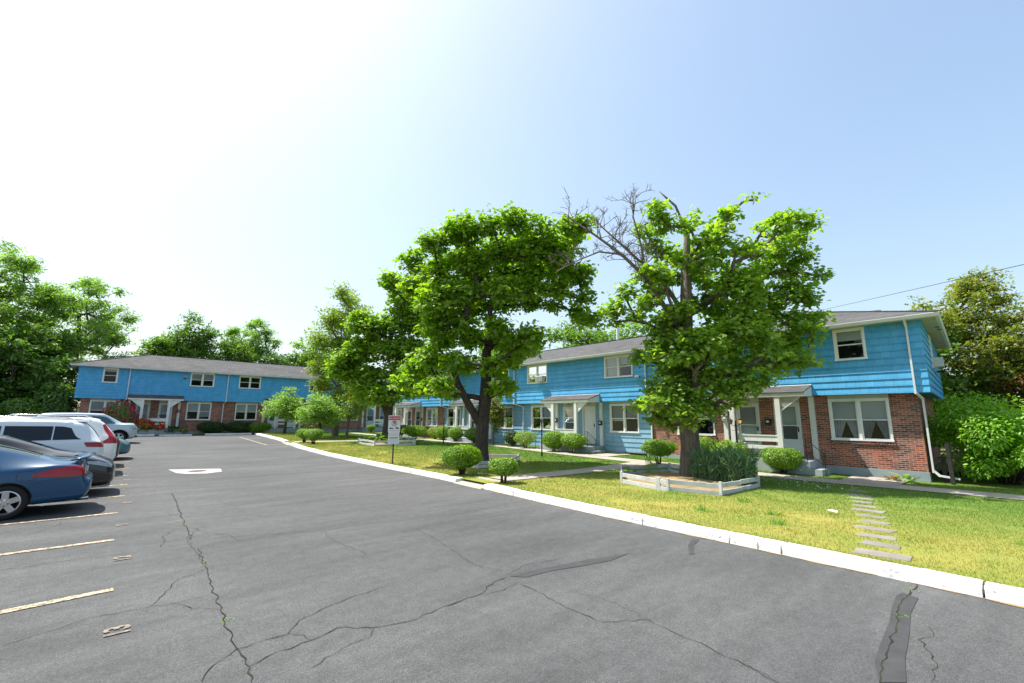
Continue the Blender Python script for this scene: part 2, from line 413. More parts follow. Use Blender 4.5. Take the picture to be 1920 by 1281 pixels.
def make_light():
    w = bpy.data.worlds.new('World'); scene.world = w; w.use_nodes = True
    t = w.node_tree; bg = t.nodes['Background']
    sky = t.nodes.new('ShaderNodeTexSky'); sky.sky_type = 'NISHITA'; sky.sun_disc = False
    sky.sun_elevation = math.asin(SUNV.z); sky.sun_rotation = math.atan2(SUNV.x, SUNV.y)
    sky.air_density = 1.1; sky.dust_density = 3.2; sky.ozone_density = .1; sky.altitude = 0
    # soft shoulder on the hazy glare round the sun
    a = t.nodes.new('ShaderNodeVectorMath'); a.operation = 'MULTIPLY_ADD'; a.inputs[1].default_value = (.12, .12, .12); a.inputs[2].default_value = (1, 1, 1)
    d = t.nodes.new('ShaderNodeVectorMath'); d.operation = 'DIVIDE'; g = t.nodes.new('ShaderNodeVectorMath'); g.operation = 'MULTIPLY'; g.inputs[1].default_value = (1.03, 1.11, 1.155)
    t.links.new(sky.outputs[0], a.inputs[0]); t.links.new(sky.outputs[0], d.inputs[0]); t.links.new(a.outputs[0], d.inputs[1]); t.links.new(d.outputs[0], g.inputs[0])
    t.links.new(g.outputs[0], bg.inputs[0]); bg.inputs[1].default_value = .15
    l = bpy.data.lights.new('sun', 'SUN'); l.energy = 4.0; l.angle = R_(.55); l.color = (1, .955, .88)
    o = bpy.data.objects.new('sun', l); COL.objects.link(o)
    o.rotation_euler = SUNV.to_track_quat('Z', 'Y').to_euler()
    o.location = (0, 0, 40)
    v = scene.view_settings; v.view_transform = 'Standard'; v.look = 'None'; v.exposure = 1.18; v.gamma = 1
make_light()
scene.cycles.use_denoising = True
scene.cycles.max_bounces = 8; scene.cycles.transparent_max_bounces = 12
scene.cycles.sample_clamp_indirect = 6

# ------------------------------------------------------------------ terrain
def sm(t):
    t = np.clip(t, 0, 1); return t * t * (3 - 2 * t)
def zlot(Y): return .33 * sm((np.asarray(Y, float) - 14) / 32)
CY = [-40, 0, 5.7, 8, 10.5, 13.5, 18, 23, 28, 31.3, 36, 46.3]; CX = [7.45, 7.55, 7.73, 7.85, 8.08, 8.19, 8.21, 8.22, 8.40, 8.75, 9.3, 9.95]
def Xc(Y): return np.interp(Y, CY, CX)
def zw(Y): return np.interp(Y, [-10, 2.4, 6.5, 10, 21, 45], [-.12, -.05, .01, .08, .19, .38])
def zlawn(X, Y):
    a = zlot(Y) + .115; t = np.clip((X - Xc(Y) - .3) / (17.5 - Xc(Y) - .3), 0, 1)
    return a * (1 - t) + zw(Y) * t
def LP(x, y, dz=0): return Vector((x, y, float(zlawn(x, y)) + dz))
# ------------------------------------------------------------------ ground, lot, lawn
def grid(name, xs_of_y, ys, zf, mat, dz=0.0, nx=20):
    """sheet between two x(y) curves"""
    vs = []; fs = []
    for j, y in enumerate(ys):
        x0, x1 = xs_of_y(y)
        for i in range(nx + 1):
            x = x0 + (x1 - x0) * i / nx
            vs.append((x, y, float(zf(x, y)) + dz))
    for j in range(len(ys) - 1):
        for i in range(nx):
            a = j * (nx + 1) + i
            fs.append((a, a + 1, a + nx + 2, a + nx + 1))
    mb = MB(); mb.add(vs, fs)
    return mb.build(name, mat, recalc=False, smooth=True)

def make_ground():
    mb = MB(); mb.face([(-900, -900, -.35), (900, -900, -.35), (900, 900, -.35), (-900, 900, -.35)])
    tag(mb.build('ground', M['far'], recalc=False), kind='structure')
    ys = list(np.arange(-24, 49.01, 1.0))
    lot = grid('parking_lot', lambda y: (-16, float(Xc(y)) + .12), ys, lambda x, y: zlot(y), M['asphalt'])
    tag(lot, kind='structure')
    ysl = sorted(set(list(np.arange(-24, 52.01, .5))))
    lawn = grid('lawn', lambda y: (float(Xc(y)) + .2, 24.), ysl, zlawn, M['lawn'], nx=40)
    tag(lawn, kind='structure')
    # garden strip in front of the far wing, and ground behind the buildings
    mb = MB(); 
    ysf = [47.05, 47.6, 48.9]
    g2 = grid('garden_strip', lambda y: (-17, 24.), ysf, lambda x, y: .40, M['lawn'], nx=10); tag(g2, kind='structure')
    mb = MB()
    mb.face([(-60, 48.8, .36), (60, 48.8, .36), (60, 140, .6), (-60, 140, .6)])
    mb.face([(-60, -24, -.02), (-15.9, -24, -.02), (-15.9, 48.8, .36), (-60, 48.8, .36)])
    mb.face([(23.9, -60, -.16), (90, -60, -.16), (90, 48.8, .3), (23.9, 48.8, .3)])
    tag(mb.build('yard_ground', M['far'], recalc=False), kind='structure')
    return lot

def ribbon(mb, pts, w, zf, dz, seg=None, taper=None, jit=0.):
    """strip of width w along pts lying on the surface zf"""
    P = [Vector((p[0], p[1], 0)) for p in pts]
    n = len(P); L = []; Rr = []
    for i in range(n):
        d = (P[min(i + 1, n - 1)] - P[max(i - 1, 0)]).normalized(); q = Vector((-d.y, d.x, 0))
        ww = (w[i] if hasattr(w, '__len__') else w) / 2
        a = P[i] + q * ww * (1 + random.uniform(-jit, jit)); b = P[i] - q * ww * (1 + random.uniform(-jit, jit))
        L.append((a.x, a.y, float(zf(a.x, a.y)) + dz)); Rr.append((b.x, b.y, float(zf(b.x, b.y)) + dz))
    for i in range(n - 1):
        mb.face([L[i], Rr[i], Rr[i + 1], L[i + 1]])

def jag(pts, step=.16, amp=.035, seed=0):
    r = random.Random(seed); out = []
    for a, b in zip(pts[:-1], pts[1:]):
        a = Vector((a[0], a[1])); b = Vector((b[0], b[1])); n = max(2, int((b - a).length / step))
        q = Vector((-(b - a).y, (b - a).x)).normalized()
        for i in range(n):
            p = a.lerp(b, i / n)
            if i: p = p + q * r.uniform(-amp, amp)
            out.append((p.x, p.y))
    out.append(tuple(pts[-1])); return out

ZL = lambda x, y: zlot(y)
def make_lot_marks(lot):
    # stall lines: each its own painted line
    ends = [(.26, 7.1), (.28, 9.82), (.35, 12.44), (.51, 14.91), (.6, 17.18), (.67, 19.54), (.78, 21.94), (.85, 24.4), (.95, 27.0), (1.05, 29.6), (1.15, 32.2), (1.25, 34.8)]
    for i, (x, y) in enumerate(ends):
        mb = MB(); n = 10
        slope = .11 if i == 0 else .02
        pts = [(x - 5.2 * t / n, y - slope * 5.2 * t / n * .9) for t in range(n + 1)]
        ribbon(mb, pts, .12, ZL, .008, jit=.08)
        mb.build('stall_line', M['line'], lot, recalc=False)
    mb = MB(); ribbon(mb, [(7.94, 41.6), (7.7, 36), (7.53, 31.5)], .11, ZL, .008); mb.build('stall_line', M['line'], lot, recalc=False)
    mb = MB(); ribbon(mb, [(7.53, 31.5), (8.7, 31.9)], .11, ZL, .008); mb.build('stall_line', M['line'], lot, recalc=False)
    # stencilled stall numbers, read by a driver pulling in
    for txt, x, y in (('13', .26, 5.75), ('12', .34, 8.5), ('11', .38, 11.05), ('10', .51, 13.7), ('9', .53, 16.1), ('8', .6, 18.4), ('7', .7, 20.8)):
        o = text_mesh('stall_number', txt, .25, M['number'], extrude=0.0, bold=.008)
        o.rotation_euler = (0, 0, R_(90)); o.location = (x + .03, y, float(zlot(y)) + .009)
        o.parent = lot
    # cracks (world coordinates), with the weeds that grow in them
    main = [(2.05, 3.55), (2.0, 4.3), (1.85, 5.1), (1.79, 6.1), (1.72, 6.9), (1.60, 7.9), (1.63, 8.9), (1.5, 10.0), (1.48, 11.2), (1.45, 12.6), (1.42, 14.0), (1.5, 15.2)]
    cr = []
    def C(pts, w=.022, seed=1, amp=.035): cr.append((jag(pts, .075, amp * .62, seed), w))
    C([crk(470, 1281), crk(468, 1252), crk(443, 1215), crk(425, 1180), crk(412, 1135), crk(393, 1095), crk(388, 1075), crk(385, 1062), crk(372, 1028)], .028, 1)
    C([crk(360, 1012), crk(350, 990), crk(340, 970), crk(331, 940), crk(322, 925)], .026, 2)
    C([crk(0, 1212), crk(90, 1185), crk(165, 1160), crk(240, 1146), crk(325, 1132), crk(392, 1117)], .016, 3)
    C([crk(280, 1139), crk(310, 1110), crk(335, 1087), crk(370, 1075), crk(386, 1068)], .016, 4)
    C([crk(325, 1132), crk(360, 1142), crk(412, 1144)], .014, 5)
    C([crk(378, 1281), crk(400, 1248), crk(443, 1218), crk(500, 1200), crk(540, 1190), crk(560, 1165), crk(600, 1145), crk(660, 1120), crk(732, 1098)], .02, 6)
    C([crk(538, 1189), crk(570, 1192), crk(584, 1201)], .015, 7)
    C([crk(468, 1250), crk(500, 1232), crk(584, 1201), crk(632, 1178), crk(700, 1178), crk(770, 1165), crk(830, 1138), crk(900, 1115), crk(925, 1092), crk(950, 1083)], .026, 8)
    C([crk(700, 1180), crk(695, 1195), crk(640, 1217), crk(600, 1245), crk(578, 1256)], .016, 9)
    C([crk(946, 1080), crk(990, 1058), crk(1055, 1048)], .014, 10)
    C([crk(903, 1116), crk(945, 1107), crk(973, 1092)], .014, 11)
    C([crk(973, 1095), crk(1020, 1115), crk(1060, 1140), crk(1130, 1167), crk(1215, 1163), crk(1260, 1185), crk(1330, 1215), crk(1400, 1250), crk(1460, 1281)], .018, 12)
    C([crk(1080, 1110), crk(1150, 1130), crk(1215, 1160)], .010, 13)
    C([crk(945, 1072), crk(890, 1060), crk(830, 1020), crk(780, 990)], .012, 14)
    C([crk(0, 1070), crk(130, 1052), crk(300, 1030), crk(420, 1008), crk(500, 1003), crk(612, 995), crk(660, 985), crk(740, 978), crk(850, 965), crk(920, 953), crk(990, 938)], .016, 15)
    C([crk(612, 995), crk(612, 1005), crk(650, 1025), crk(690, 1040)], .010, 16)
    C([crk(385, 1062), crk(350, 1010), crk(372, 993), crk(360, 990)], .012, 17)
    C([crk(298, 1029), crk(310, 1012), crk(303, 1008), crk(325, 995), crk(348, 990)], .012, 18)
    C([crk(362, 993), crk(390, 1000), crk(430, 1003), crk(445, 1012)], .012, 19)
    C([crk(322, 955), crk(312, 960), crk(320, 968)], .010, 20)
    C([crk(290, 940), crk(330, 938), crk(370, 935), crk(430, 925), crk(540, 915), crk(640, 900), crk(720, 893), crk(760, 890)], .012, 21)
    C([crk(410, 935), crk(415, 942), crk(440, 950), crk(462, 965)], .009, 22)
    C([crk(1718, 1095), crk(1705, 1115), crk(1685, 1140), crk(1686, 1155), crk(1680, 1180), crk(1668, 1210), crk(1655, 1240), crk(1650, 1281)], .035, 23)
    C([crk(1740, 1175), crk(1750, 1195), crk(1722, 1200), crk(1742, 1222), crk(1757, 1245), crk(1745, 1281)], .014, 24)
    C([crk(1400, 1246), crk(1420, 1258), crk(1455, 1281)], .014, 25)
    C([crk(50, 1005), crk(110, 985), crk(118, 978)], .010, 26); C([crk(40, 978), crk(70, 985), crk(95, 978)], .010, 27)
    for i, (pts, w) in enumerate(cr):
        mb = MB(); n = len(pts)
        dd_ = math.hypot(*pts[n // 2]); ws = [w * (.25 + .022 * dd_) * (.45 + .8 * abs(math.sin(i * 3.7 + j * .83))) * (.4 if j in (0, n - 1) else 1) for j in range(n)]
        ribbon(mb, pts, ws, ZL, .006, jit=.35)
        mb.build('crack', M['crack'], lot, recalc=False)
    # sealed strips
    def patch(px, seed):
        pts = [crk(*p) for p in px]; mb = MB(); mb.face([(x, y, float(zlot(y)) + .005) for x, y in pts]); mb.build('sealed_patch', M['seal'], lot, recalc=False)
    patch([(1680, 1118), (1692, 1112), (1722, 1122), (1708, 1150), (1705, 1190), (1697, 1240), (1700, 1281), (1648, 1281), (1640, 1240), (1652, 1205), (1668, 1165), (1672, 1140)], 1)
    patch([(955, 1081), (1010, 1068), (1060, 1058), (1100, 1050), (1150, 1043), (1180, 1038), (1145, 1052), (1090, 1062), (1040, 1070), (985, 1083)], 2)
    patch([(1298, 1010), (1312, 1012), (1300, 1024), (1302, 1040), (1292, 1040), (1290, 1022)], 3)
    # grit and dry leaf litter caught along the foot of the kerb
    for a, b in ((-6, 1.2), (1.5, 4.6), (5.2, 10.1), (12.2, 19)):
        mb = MB(); ys = np.arange(a, b, .06); ws = [.012 + .05 * abs(math.sin(y * 5.1) * math.sin(y * 1.7 + 1)) ** 1.5 for y in ys]
        ribbon(mb, [(float(Xc(y)) - w_ * .45, float(y)) for y, w_ in zip(ys, ws)], ws, ZL, .007, jit=.5); mb.build('kerb_grit', M['grit'], lot, recalc=False)
    # concrete pad with the storm drain
    mb = MB(); pad = [(1.80, 20.7), (3.30, 20.0), (3.2, 19.0), (2.7, 18.7), (2.15, 18.95), (1.92, 19.4)]
    mb.face([(x, y, float(zlot(y)) + .006) for x, y in pad])
    mb.build('drain_apron', M['curbc'], lot, recalc=False)
    dr = empty('storm_drain', (2.55, 19.65, float(zlot(19.6))), 'round iron storm drain cover in the pale concrete pad of the lot', 'drain')
    mb = MB(); mb.lathe([(0, .012), (.20, .012), (.22, .008)], 28, (2.55, 19.65, float(zlot(19.6)))); part(mb, 'cover', M['iron'], dr)
    mb = MB(); mb.lathe([(.225, .009), (.27, .009), (.275, .004)], 28, (2.55, 19.65, float(zlot(19.6)))); part(mb, 'rim', M['rust'], dr)

def crk(px, py):
    """point on the lot seen along a direction of the survey photo"""
    c, s = math.cos, math.sin
    fwd = Vector((s(YAW) * c(PITCH), c(YAW) * c(PITCH), s(PITCH))); right = Vector((c(YAW), -s(YAW), 0)); up = right.cross(fwd)
    r2 = right * c(ROLL) + up * s(ROLL); u2 = -right * s(ROLL) + up * c(ROLL)
    d = r2 * ((px - 960) / 840) - u2 * ((py - 640.5) / 840) + fwd
    z = 0.
    for _ in range(12):
        t = (z - HC) / d.z; x, y = d.x * t, d.y * t; z = float(zlot(y))
    return (x, y)

def text_mesh(name, txt, size, mat, extrude=.003, bold=0., align='CENTER'):
    cu = bpy.data.curves.new('txt', 'FONT'); cu.body = txt; cu.size = size; cu.extrude = extrude; cu.offset = bold
    cu.align_x = align; cu.align_y = 'CENTER'
    t = bpy.data.objects.new('txt', cu); COL.objects.link(t)
    dg = bpy.context.evaluated_depsgraph_get(); dg.update()
    me = bpy.data.meshes.new_from_object(t.evaluated_get(dg))
    bpy.data.objects.remove(t); bpy.data.curves.remove(cu)
    me.materials.clear(); me.materials.append(mat); me.name = name
    o = bpy.data.objects.new(name, me); COL.objects.link(o); return o

def make_curb():
    """white painted kerb in cast lengths; every length is a block of its own"""
    def block(pts, w, h, name, label, grp):
        prof = [(0, -.05), (.015, h - .03), (.04, h), (w - .03, h + .004), (w, h - .02), (w, -.05)]
        mb = MB(); rows = []
        for i, p in enumerate(pts):
            a = Vector(pts[max(i - 1, 0)]); b = Vector(pts[min(i + 1, len(pts) - 1)]); d = (b - a).normalized(); q = Vector((d.y, -d.x))
            z = float(zlot(p[1])); j = random.uniform(-.006, .006)
            rows.append([(p[0] + q.x * (o + j), p[1] + q.y * (o + j), z + hh + (random.uniform(-.004, .004) if hh > 0 else 0)) for o, hh in prof])
        k = len(prof)
        vs = [v for r in rows for v in r]; fs = []
        for i in range(len(rows) - 1):
            for c in range(k - 1): fs.append((i * k + c, i * k + c + 1, (i + 1) * k + c + 1, (i + 1) * k + c))
        fs.append(tuple(range(k))); fs.append(tuple(range((len(rows) - 1) * k, len(rows) * k)))
        mb.add(vs, fs); o = mb.build(name, M['curb'])
        return tag(o, label, 'curb', grp)
    brk = [-12, -4.5, .55, 2.62, 2.95, 3.38, 5.0, 8.9, 10.3]
    G = 'white painted curb lengths along the lawn'
    labs = ['white painted curb length past the right edge of the view',
            'white curb length in the right foreground nearest the viewer',
            'white curb length running past the end of the stepping stones',
            'shortest white curb length, between two dark joints',
            'short chipped white curb length beside the weedy crack',
            'white curb length in front of the right hand planter',
            'long white curb length between the big planter and the branch walk',
            'white curb length ending at the branch walk by the small round shrub']
    for (a, b), lb in zip(zip(brk[:-1], brk[1:]), labs):
        ys = np.linspace(a + .012, b - .012, max(3, int((b - a) / .4)))
        block([(float(Xc(y)), float(y)) for y in ys], .31, .125, 'curb', lb, G)
    brk = [11.75, 14.0, 18.6, 24.5, 31.0]
    labs = ['white curb length just beyond the branch walk by the spreading shrub', 'white curb length behind the no parking sign', 'white curb length beside the left hand planter', 'white curb length ending at the pair of clipped shrubs']
    for (a, b), lb in zip(zip(brk[:-1], brk[1:]), labs):
        ys = np.linspace(a + .015, b - .015, max(3, int((b - a) / .6)))
        block([(float(Xc(y)), float(y)) for y in ys], .31, .125, 'curb', lb, G)
    ys = np.linspace(33.2, 46.2, 14)
    block([(float(Xc(y)), float(y)) for y in ys], .31, .13, 'curb', 'white curb length at the far corner beside the far lawn', G)
    block([(x, 46.6) for x in np.linspace(9.8, 6.3, 8)][::-1][::-1], .31, .13, 'curb', 'white curb length across the far end of the lot under the dark hedges', G)
    block([(x, 46.9) for x in np.linspace(2.9, -2.5, 10)], .31, .13, 'curb', 'far white curb length behind the rose bed', G)
    # wheel stop
    mb = MB(); prof = [(-.09, 0), (-.07, .10), (.07, .10), (.09, 0)]
    vs = [(x, 46.6 + a, .33 + b) for x in (3.15, 5.35) for a, b in prof]
    mb.add(vs, [(0, 1, 2, 3), (4, 5, 6, 7), (0, 1, 5, 4), (1, 2, 6, 5), (2, 3, 7, 6)])
    tag(mb.build('wheel_stop', M['curb'], bevel=.02), 'white concrete wheel stop in front of the far porch steps', 'wheel stop')

def make_walks():
    def walk(name, pts, w, dz=.018):
        mb = MB(); 
        P = []
        for a, b in zip(pts[:-1], pts[1:]):
            n = max(1, int((Vector(b) - Vector(a)).length / .5))
            P += [tuple(Vector(a).lerp(Vector(b), i / n)) for i in range(n)]
        P.append(pts[-1]); L = []; Q = []
        for i in range(len(P)):
            d = (Vector(P[min(i + 1, len(P) - 1)]) - Vector(P[max(0, i - 1)])).normalized(); q = Vector((-d.y, d.x)) * w / 2
            for lst, sg in ((L, 1), (Q, -1)):
                x, y = P[i][0] + q.x * sg, P[i][1] + q.y * sg; lst.append((x, y, float(zlawn(x, y)) + dz))
        for i in range(len(P) - 1): mb.face([L[i], Q[i], Q[i + 1], L[i + 1]])
        return tag(mb.build(name, M['concrete'], recalc=False), kind='structure')
    walk('walkway', [(18.6, -14), (18.6, 0), (18.4, 2.5), (17.9, 5), (17.75, 8), (17.85, 12), (18.1, 16), (18.9, 22), (18.6, 30), (18.4, 46)], 1.15)
    walk('branch_path', [(9.05, 10.83), (10.8, 10.75), (13.5, 10.7), (17.3, 11.1)], .95, .022)
    # kerb ramp where the branch path meets the lot
    def ramp(x0, y0, x1, y1, wd):
        mb = MB(); q = [(x0 - .08, y0), (x1 - .08, y1), (x1 + wd, y1), (x0 + wd, y0)]
        zz = [float(zlot(y0)) + .006, float(zlot(y1)) + .006, float(zlawn(x1 + wd, y1)) + .02, float(zlawn(x0 + wd, y0)) + .02]
        mb.face([(p[0], p[1], z) for p, z in zip(q, zz)])
        for i in range(4): mb.face([(q[i][0], q[i][1], zz[i]), (q[(i + 1) % 4][0], q[(i + 1) % 4][1], zz[(i + 1) % 4]), (q[(i + 1) % 4][0], q[(i + 1) % 4][1], -.3), (q[i][0], q[i][1], -.3)])
        tag(mb.build('curb_ramp', M['concrete'], recalc=False), kind='structure')
    ramp(8.02, 10.3, 8.12, 11.76, .85); ramp(8.68, 30.98, 8.95, 33.22, .65)
    walk('entry_pad', [(18.2, 3.6), (20.5, 3.6)], 1.5, .026)
    walk('entry_pad', [(18.4, 14.4), (20.6, 14.4)], 1.1, .026)
    walk('branch_path', [(9.4, 32.1), (13, 31.5), (18, 31)], 1.1, .022)
    walk('entry_pad', [(18.3, 34.4), (20.6, 34.4)], 1.1, .026)
    st = [(8.3, 1.56), (8.98, 1.70), (9.6, 1.84), (10.3, 2.0), (11.05, 2.12), (11.75, 2.3), (12.5, 2.5), (13.15, 2.66), (13.8, 2.84), (14.5, 3.0), (15.15, 3.2), (16.1, 3.4)]
    where = ['nearest the curb', 'second from the curb', 'third from the curb', 'fourth from the curb', 'fifth from the curb, in the sunny grass', 'sixth from the curb', 'seventh from the curb', 'eighth from the curb, at the edge of the tree shade',
             'ninth from the curb, in the tree shade', 'third from the walkway', 'second from the walkway', 'nearest the walkway, in the shade']
    for i, (x, y) in enumerate(st):
        mb = MB(); z = float(zlawn(x, y)); a = random.uniform(-.15, .15); l, w = random.uniform(.20, .30), random.uniform(.10, .15)
        if i == 0: l, w = .32, .17
        u_ = random.uniform; pts = [(-w * u_(.8, 1.1), -l * u_(.85, 1.05)), (w * u_(.7, 1.1), -l * u_(.9, 1.1)), (w * u_(.9, 1.1), l * u_(.3, .6)), (w * u_(.7, 1.), l * u_(.85, 1.05)), (-w * u_(.8, 1.1), l * u_(.85, 1.05))]
        pp = [(x + c * math.cos(a) - s * math.sin(a), y + c * math.sin(a) + s * math.cos(a)) for c, s in pts]
        vs = [(p[0], p[1], z - .03) for p in pp] + [(p[0], p[1], z + .014) for p in pp]
        mb.add(vs, [(0, 1, 2, 3, 4), (5, 6, 7, 8, 9)] + [(k, (k + 1) % 5, 5 + (k + 1) % 5, 5 + k) for k in range(5)])
        tag(mb.build('stepping_stone', M['stone'], bevel=.012, loc=(x, y, z)), 'flat grey stepping stone %s' % where[i], 'stepping stone', 'stepping stones across the lawn')

WALKS = [(np.array([18.6, 18.6, 18.4, 17.9, 17.75, 17.85, 18.1, 18.9, 18.6, 18.4]), np.array([-14, 0, 2.5, 5, 8, 12, 16, 22, 30, 46]), .62)]
STONES = np.array([(8.3, 1.56), (8.98, 1.70), (9.6, 1.84), (10.3, 2.0), (11.05, 2.12), (11.75, 2.3), (12.5, 2.5), (13.15, 2.66), (13.8, 2.84), (14.5, 3.0), (15.15, 3.2), (16.1, 3.4)])
PLANT = [(11.3, 5.3, 15.4, 9.5)]
def make_grass():
    n = 460000
    # denser towards the viewer
    u = rng.random(n); Y = -2.5 + 50 * u ** 1.9; X = Xc(Y) + .26 + rng.random(n) * (20.6 - Xc(Y) - .26)
    keep = np.abs(X - np.interp(Y, WALKS[0][1], WALKS[0][0])) > .6
    keep &= ~((np.abs(Y - np.interp(X, [8, 8.9, 10.8, 13.5, 17.3], [11.1, 10.85, 10.75, 10.7, 11.1])) < .48) & (X < 18))
    keep &= ~((np.abs(Y - 3.6) < .75) & (X > 18)); keep &= ~((np.abs(Y - 14.4) < .6) & (X > 18)); keep &= ~((np.abs(Y - 31.8) < .6) & (X > 9))
    for sx, sy in STONES: keep &= ~((np.abs(X - sx) < .17) & (np.abs(Y - sy) < .28))
    c = np.array([[11.24, 6.77], [11.57, 8.2], [13.3, 9.3], [15.4, 8.7], [14.4, 5.4], [11.8, 5.4]])
    cen = c.mean(0)
    def inpoly(X, Y, c):
        ins = np.zeros(len(X), bool); j = len(c) - 1
        for i in range(len(c)):
            cond = ((c[i, 1] > Y) != (c[j, 1] > Y)) & (X < (c[j, 0] - c[i, 0]) * (Y - c[i, 1]) / (c[j, 1] - c[i, 1] + 1e-9) + c[i, 0])
            ins ^= cond; j = i
        return ins
    inside = inpoly(X, Y, c); keep &= (~inside) | (rng.random(n) < .3)
    # bare, dry spots
    bare = (np.sin(X * 1.7 + 2) * np.sin(Y * 1.3 + X * .4) + np.sin(X * 4.1) * np.sin(Y * 3.7) * .5) > .8
    keep &= (~bare) | (rng.random(n) < .35)
    ne = 16000; Ye = -2.5 + 30 * rng.random(ne) ** 1.6; Xe = Xc(Ye) + .25 + np.abs(rng.normal(0, .05, ne)); ok = (Ye < 10.2) | (Ye > 11.9)
    X = np.concatenate([X[keep], Xe[ok]]); Y = np.concatenate([Y[keep], Ye[ok]]); n = len(X); Z = zlawn(X, Y)
    tall = rng.random(n); tuft = ((np.sin(X * 2.9 + 1) * np.cos(Y * 2.3)) > .8)
    h = (.014 + .024 * tall) * np.where(tuft, 1.7, 1.) * (1 + Y * .012)
    w = (.003 + .003 * rng.random(n)) * (1 + Y * .10); a = rng.random(n) * 6.283
    lean = rng.normal(0, .5, n) * h; lean2 = rng.normal(0, .5, n) * h
    ca, sa = np.cos(a) * w, np.sin(a) * w
    v = np.empty((n, 3, 3)); v[:, 0] = np.stack([X - ca, Y - sa, Z - .004], 1); v[:, 1] = np.stack([X + ca, Y + sa, Z - .004], 1); v[:, 2] = np.stack([X + lean, Y + lean2, Z + h], 1)
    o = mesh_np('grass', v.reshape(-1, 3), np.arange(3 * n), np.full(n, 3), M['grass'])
    tag(o, 'short patchy yellow green grass growing on the lawn', 'grass', kind='stuff')

def make_weeds():
    spots = [(350, 985, 'in the long crack near the far branch'), (384, 1061, 'in the long crack beside the second bend'), (425, 1166, 'in the long crack closest to the viewer'), (1686, 1155, 'in the sealed crack at lower right'), (1712, 1108, 'in the crack at the curb foot'), (345, 975, 'in the long crack farthest from the viewer')]
    for px, py, lb in spots:
        x, y = crk(px, py); z = float(zlot(y)); n = 26
        P = np.stack([x + rng.normal(0, .045, n), y + rng.normal(0, .06, n), np.full(n, z + .012)], 1)
        leaves_obj('weed_tuft', P, rng.normal(0, .6, (n, 3)) + np.array([0, 0, 1.]), .03, 'blade', M['leaf_rhodo'], jitter=.4, lab=('little green weed tuft growing ' + lb, 'weed', 'weed tufts in the asphalt cracks'))

M['grit'] = vary('dry_grit', (.34, .24, .12), (.20, .15, .09), 30, .95, .1)
M['curbc'] = vary('pale_concrete', (.40, .38, .35), (.32, .30, .28), 2.2, .9, .2, .2, 40)
# ------------------------------------------------------------------ foliage
LEAF = {
    'maple': np.array([(0, 0, 0), (.10, -.34, .04), (.38, -.50, -.02), (.46, -.24, .03), (.72, -.30, 0), (1., 0, -.10), (.72, .30, 0), (.46, .24, .03), (.38, .50, -.02), (.10, .34, .04)]),
    'oval': np.array([(0, 0, 0), (.3, -.22, .04), (.7, -.2, .03), (1, 0, -.06), (.7, .2, .03), (.3, .22, .04)]),
    'quad': np.array([(0, 0, 0), (.45, -.33, .03), (1, 0, -.05), (.45, .33, .03)]),
    'spray': np.array([(0, 0, 0), (.25, -.30, .03), (.42, -.1, 0), (.7, -.28, 0), (1, 0, -.08), (.7, .26, 0), (.45, .1, 0), (.22, .3, .03)]),
    'blade': np.array([(0, -.06, 0), (.5, -.05, .05), (1, 0, -.08), (.5, .05, .05), (0, .06, 0)]),
    'needle': np.array([(0, -.11, 0), (1, 0, 0), (0, .11, 0)]),
}
def leaf_arrays(P, Nrm, size, shape, jitter=.35, dirs=None):
    n = len(P); T = LEAF[shape]; k = len(T)
    Nn = Nrm / np.maximum(np.linalg.norm(Nrm, axis=1, keepdims=True), 1e-6)
    d = rng.normal(0, 1, (n, 3)) if dirs is None else dirs + rng.normal(0, .25, (n, 3))
    d = d - Nn * (d * Nn).sum(1, keepdims=True); d /= np.maximum(np.linalg.norm(d, axis=1, keepdims=True), 1e-6)
    b = np.cross(Nn, d)
    s = (size * (1 + rng.normal(0, jitter, n))).clip(size * .35, size * 1.9)[:, None, None]
    V = P[:, None, :] + s * (T[None, :, 0:1] * d[:, None, :] + T[None, :, 1:2] * b[:, None, :] + T[None, :, 2:3] * Nn[:, None, :])
    return V.reshape(-1, 3), k
def leaves_obj(name, P, Nrm, size, shape, mat, jitter=.35, parent=None, lab=None, dirs=None, origin=None):
    V, k = leaf_arrays(P, Nrm, size, shape, jitter, dirs)
    org = np.array(origin if origin is not None else P.mean(0) * np.array([1, 1, 0]) + np.array([0, 0, P[:, 2].min()]))
    o = mesh_np(name, V - org, np.arange(len(V)), np.full(len(P), k), mat)
    if parent is None: o.location = org
    else:
        o.location = org; o.parent = parent; o.matrix_parent_inverse = world_inv(parent)
    if lab: tag(o, *lab)
    return o

VR = np.array([math.cos(YAW), -math.sin(YAW), 0.]); VF = np.array([math.sin(YAW), math.cos(YAW), 0.])

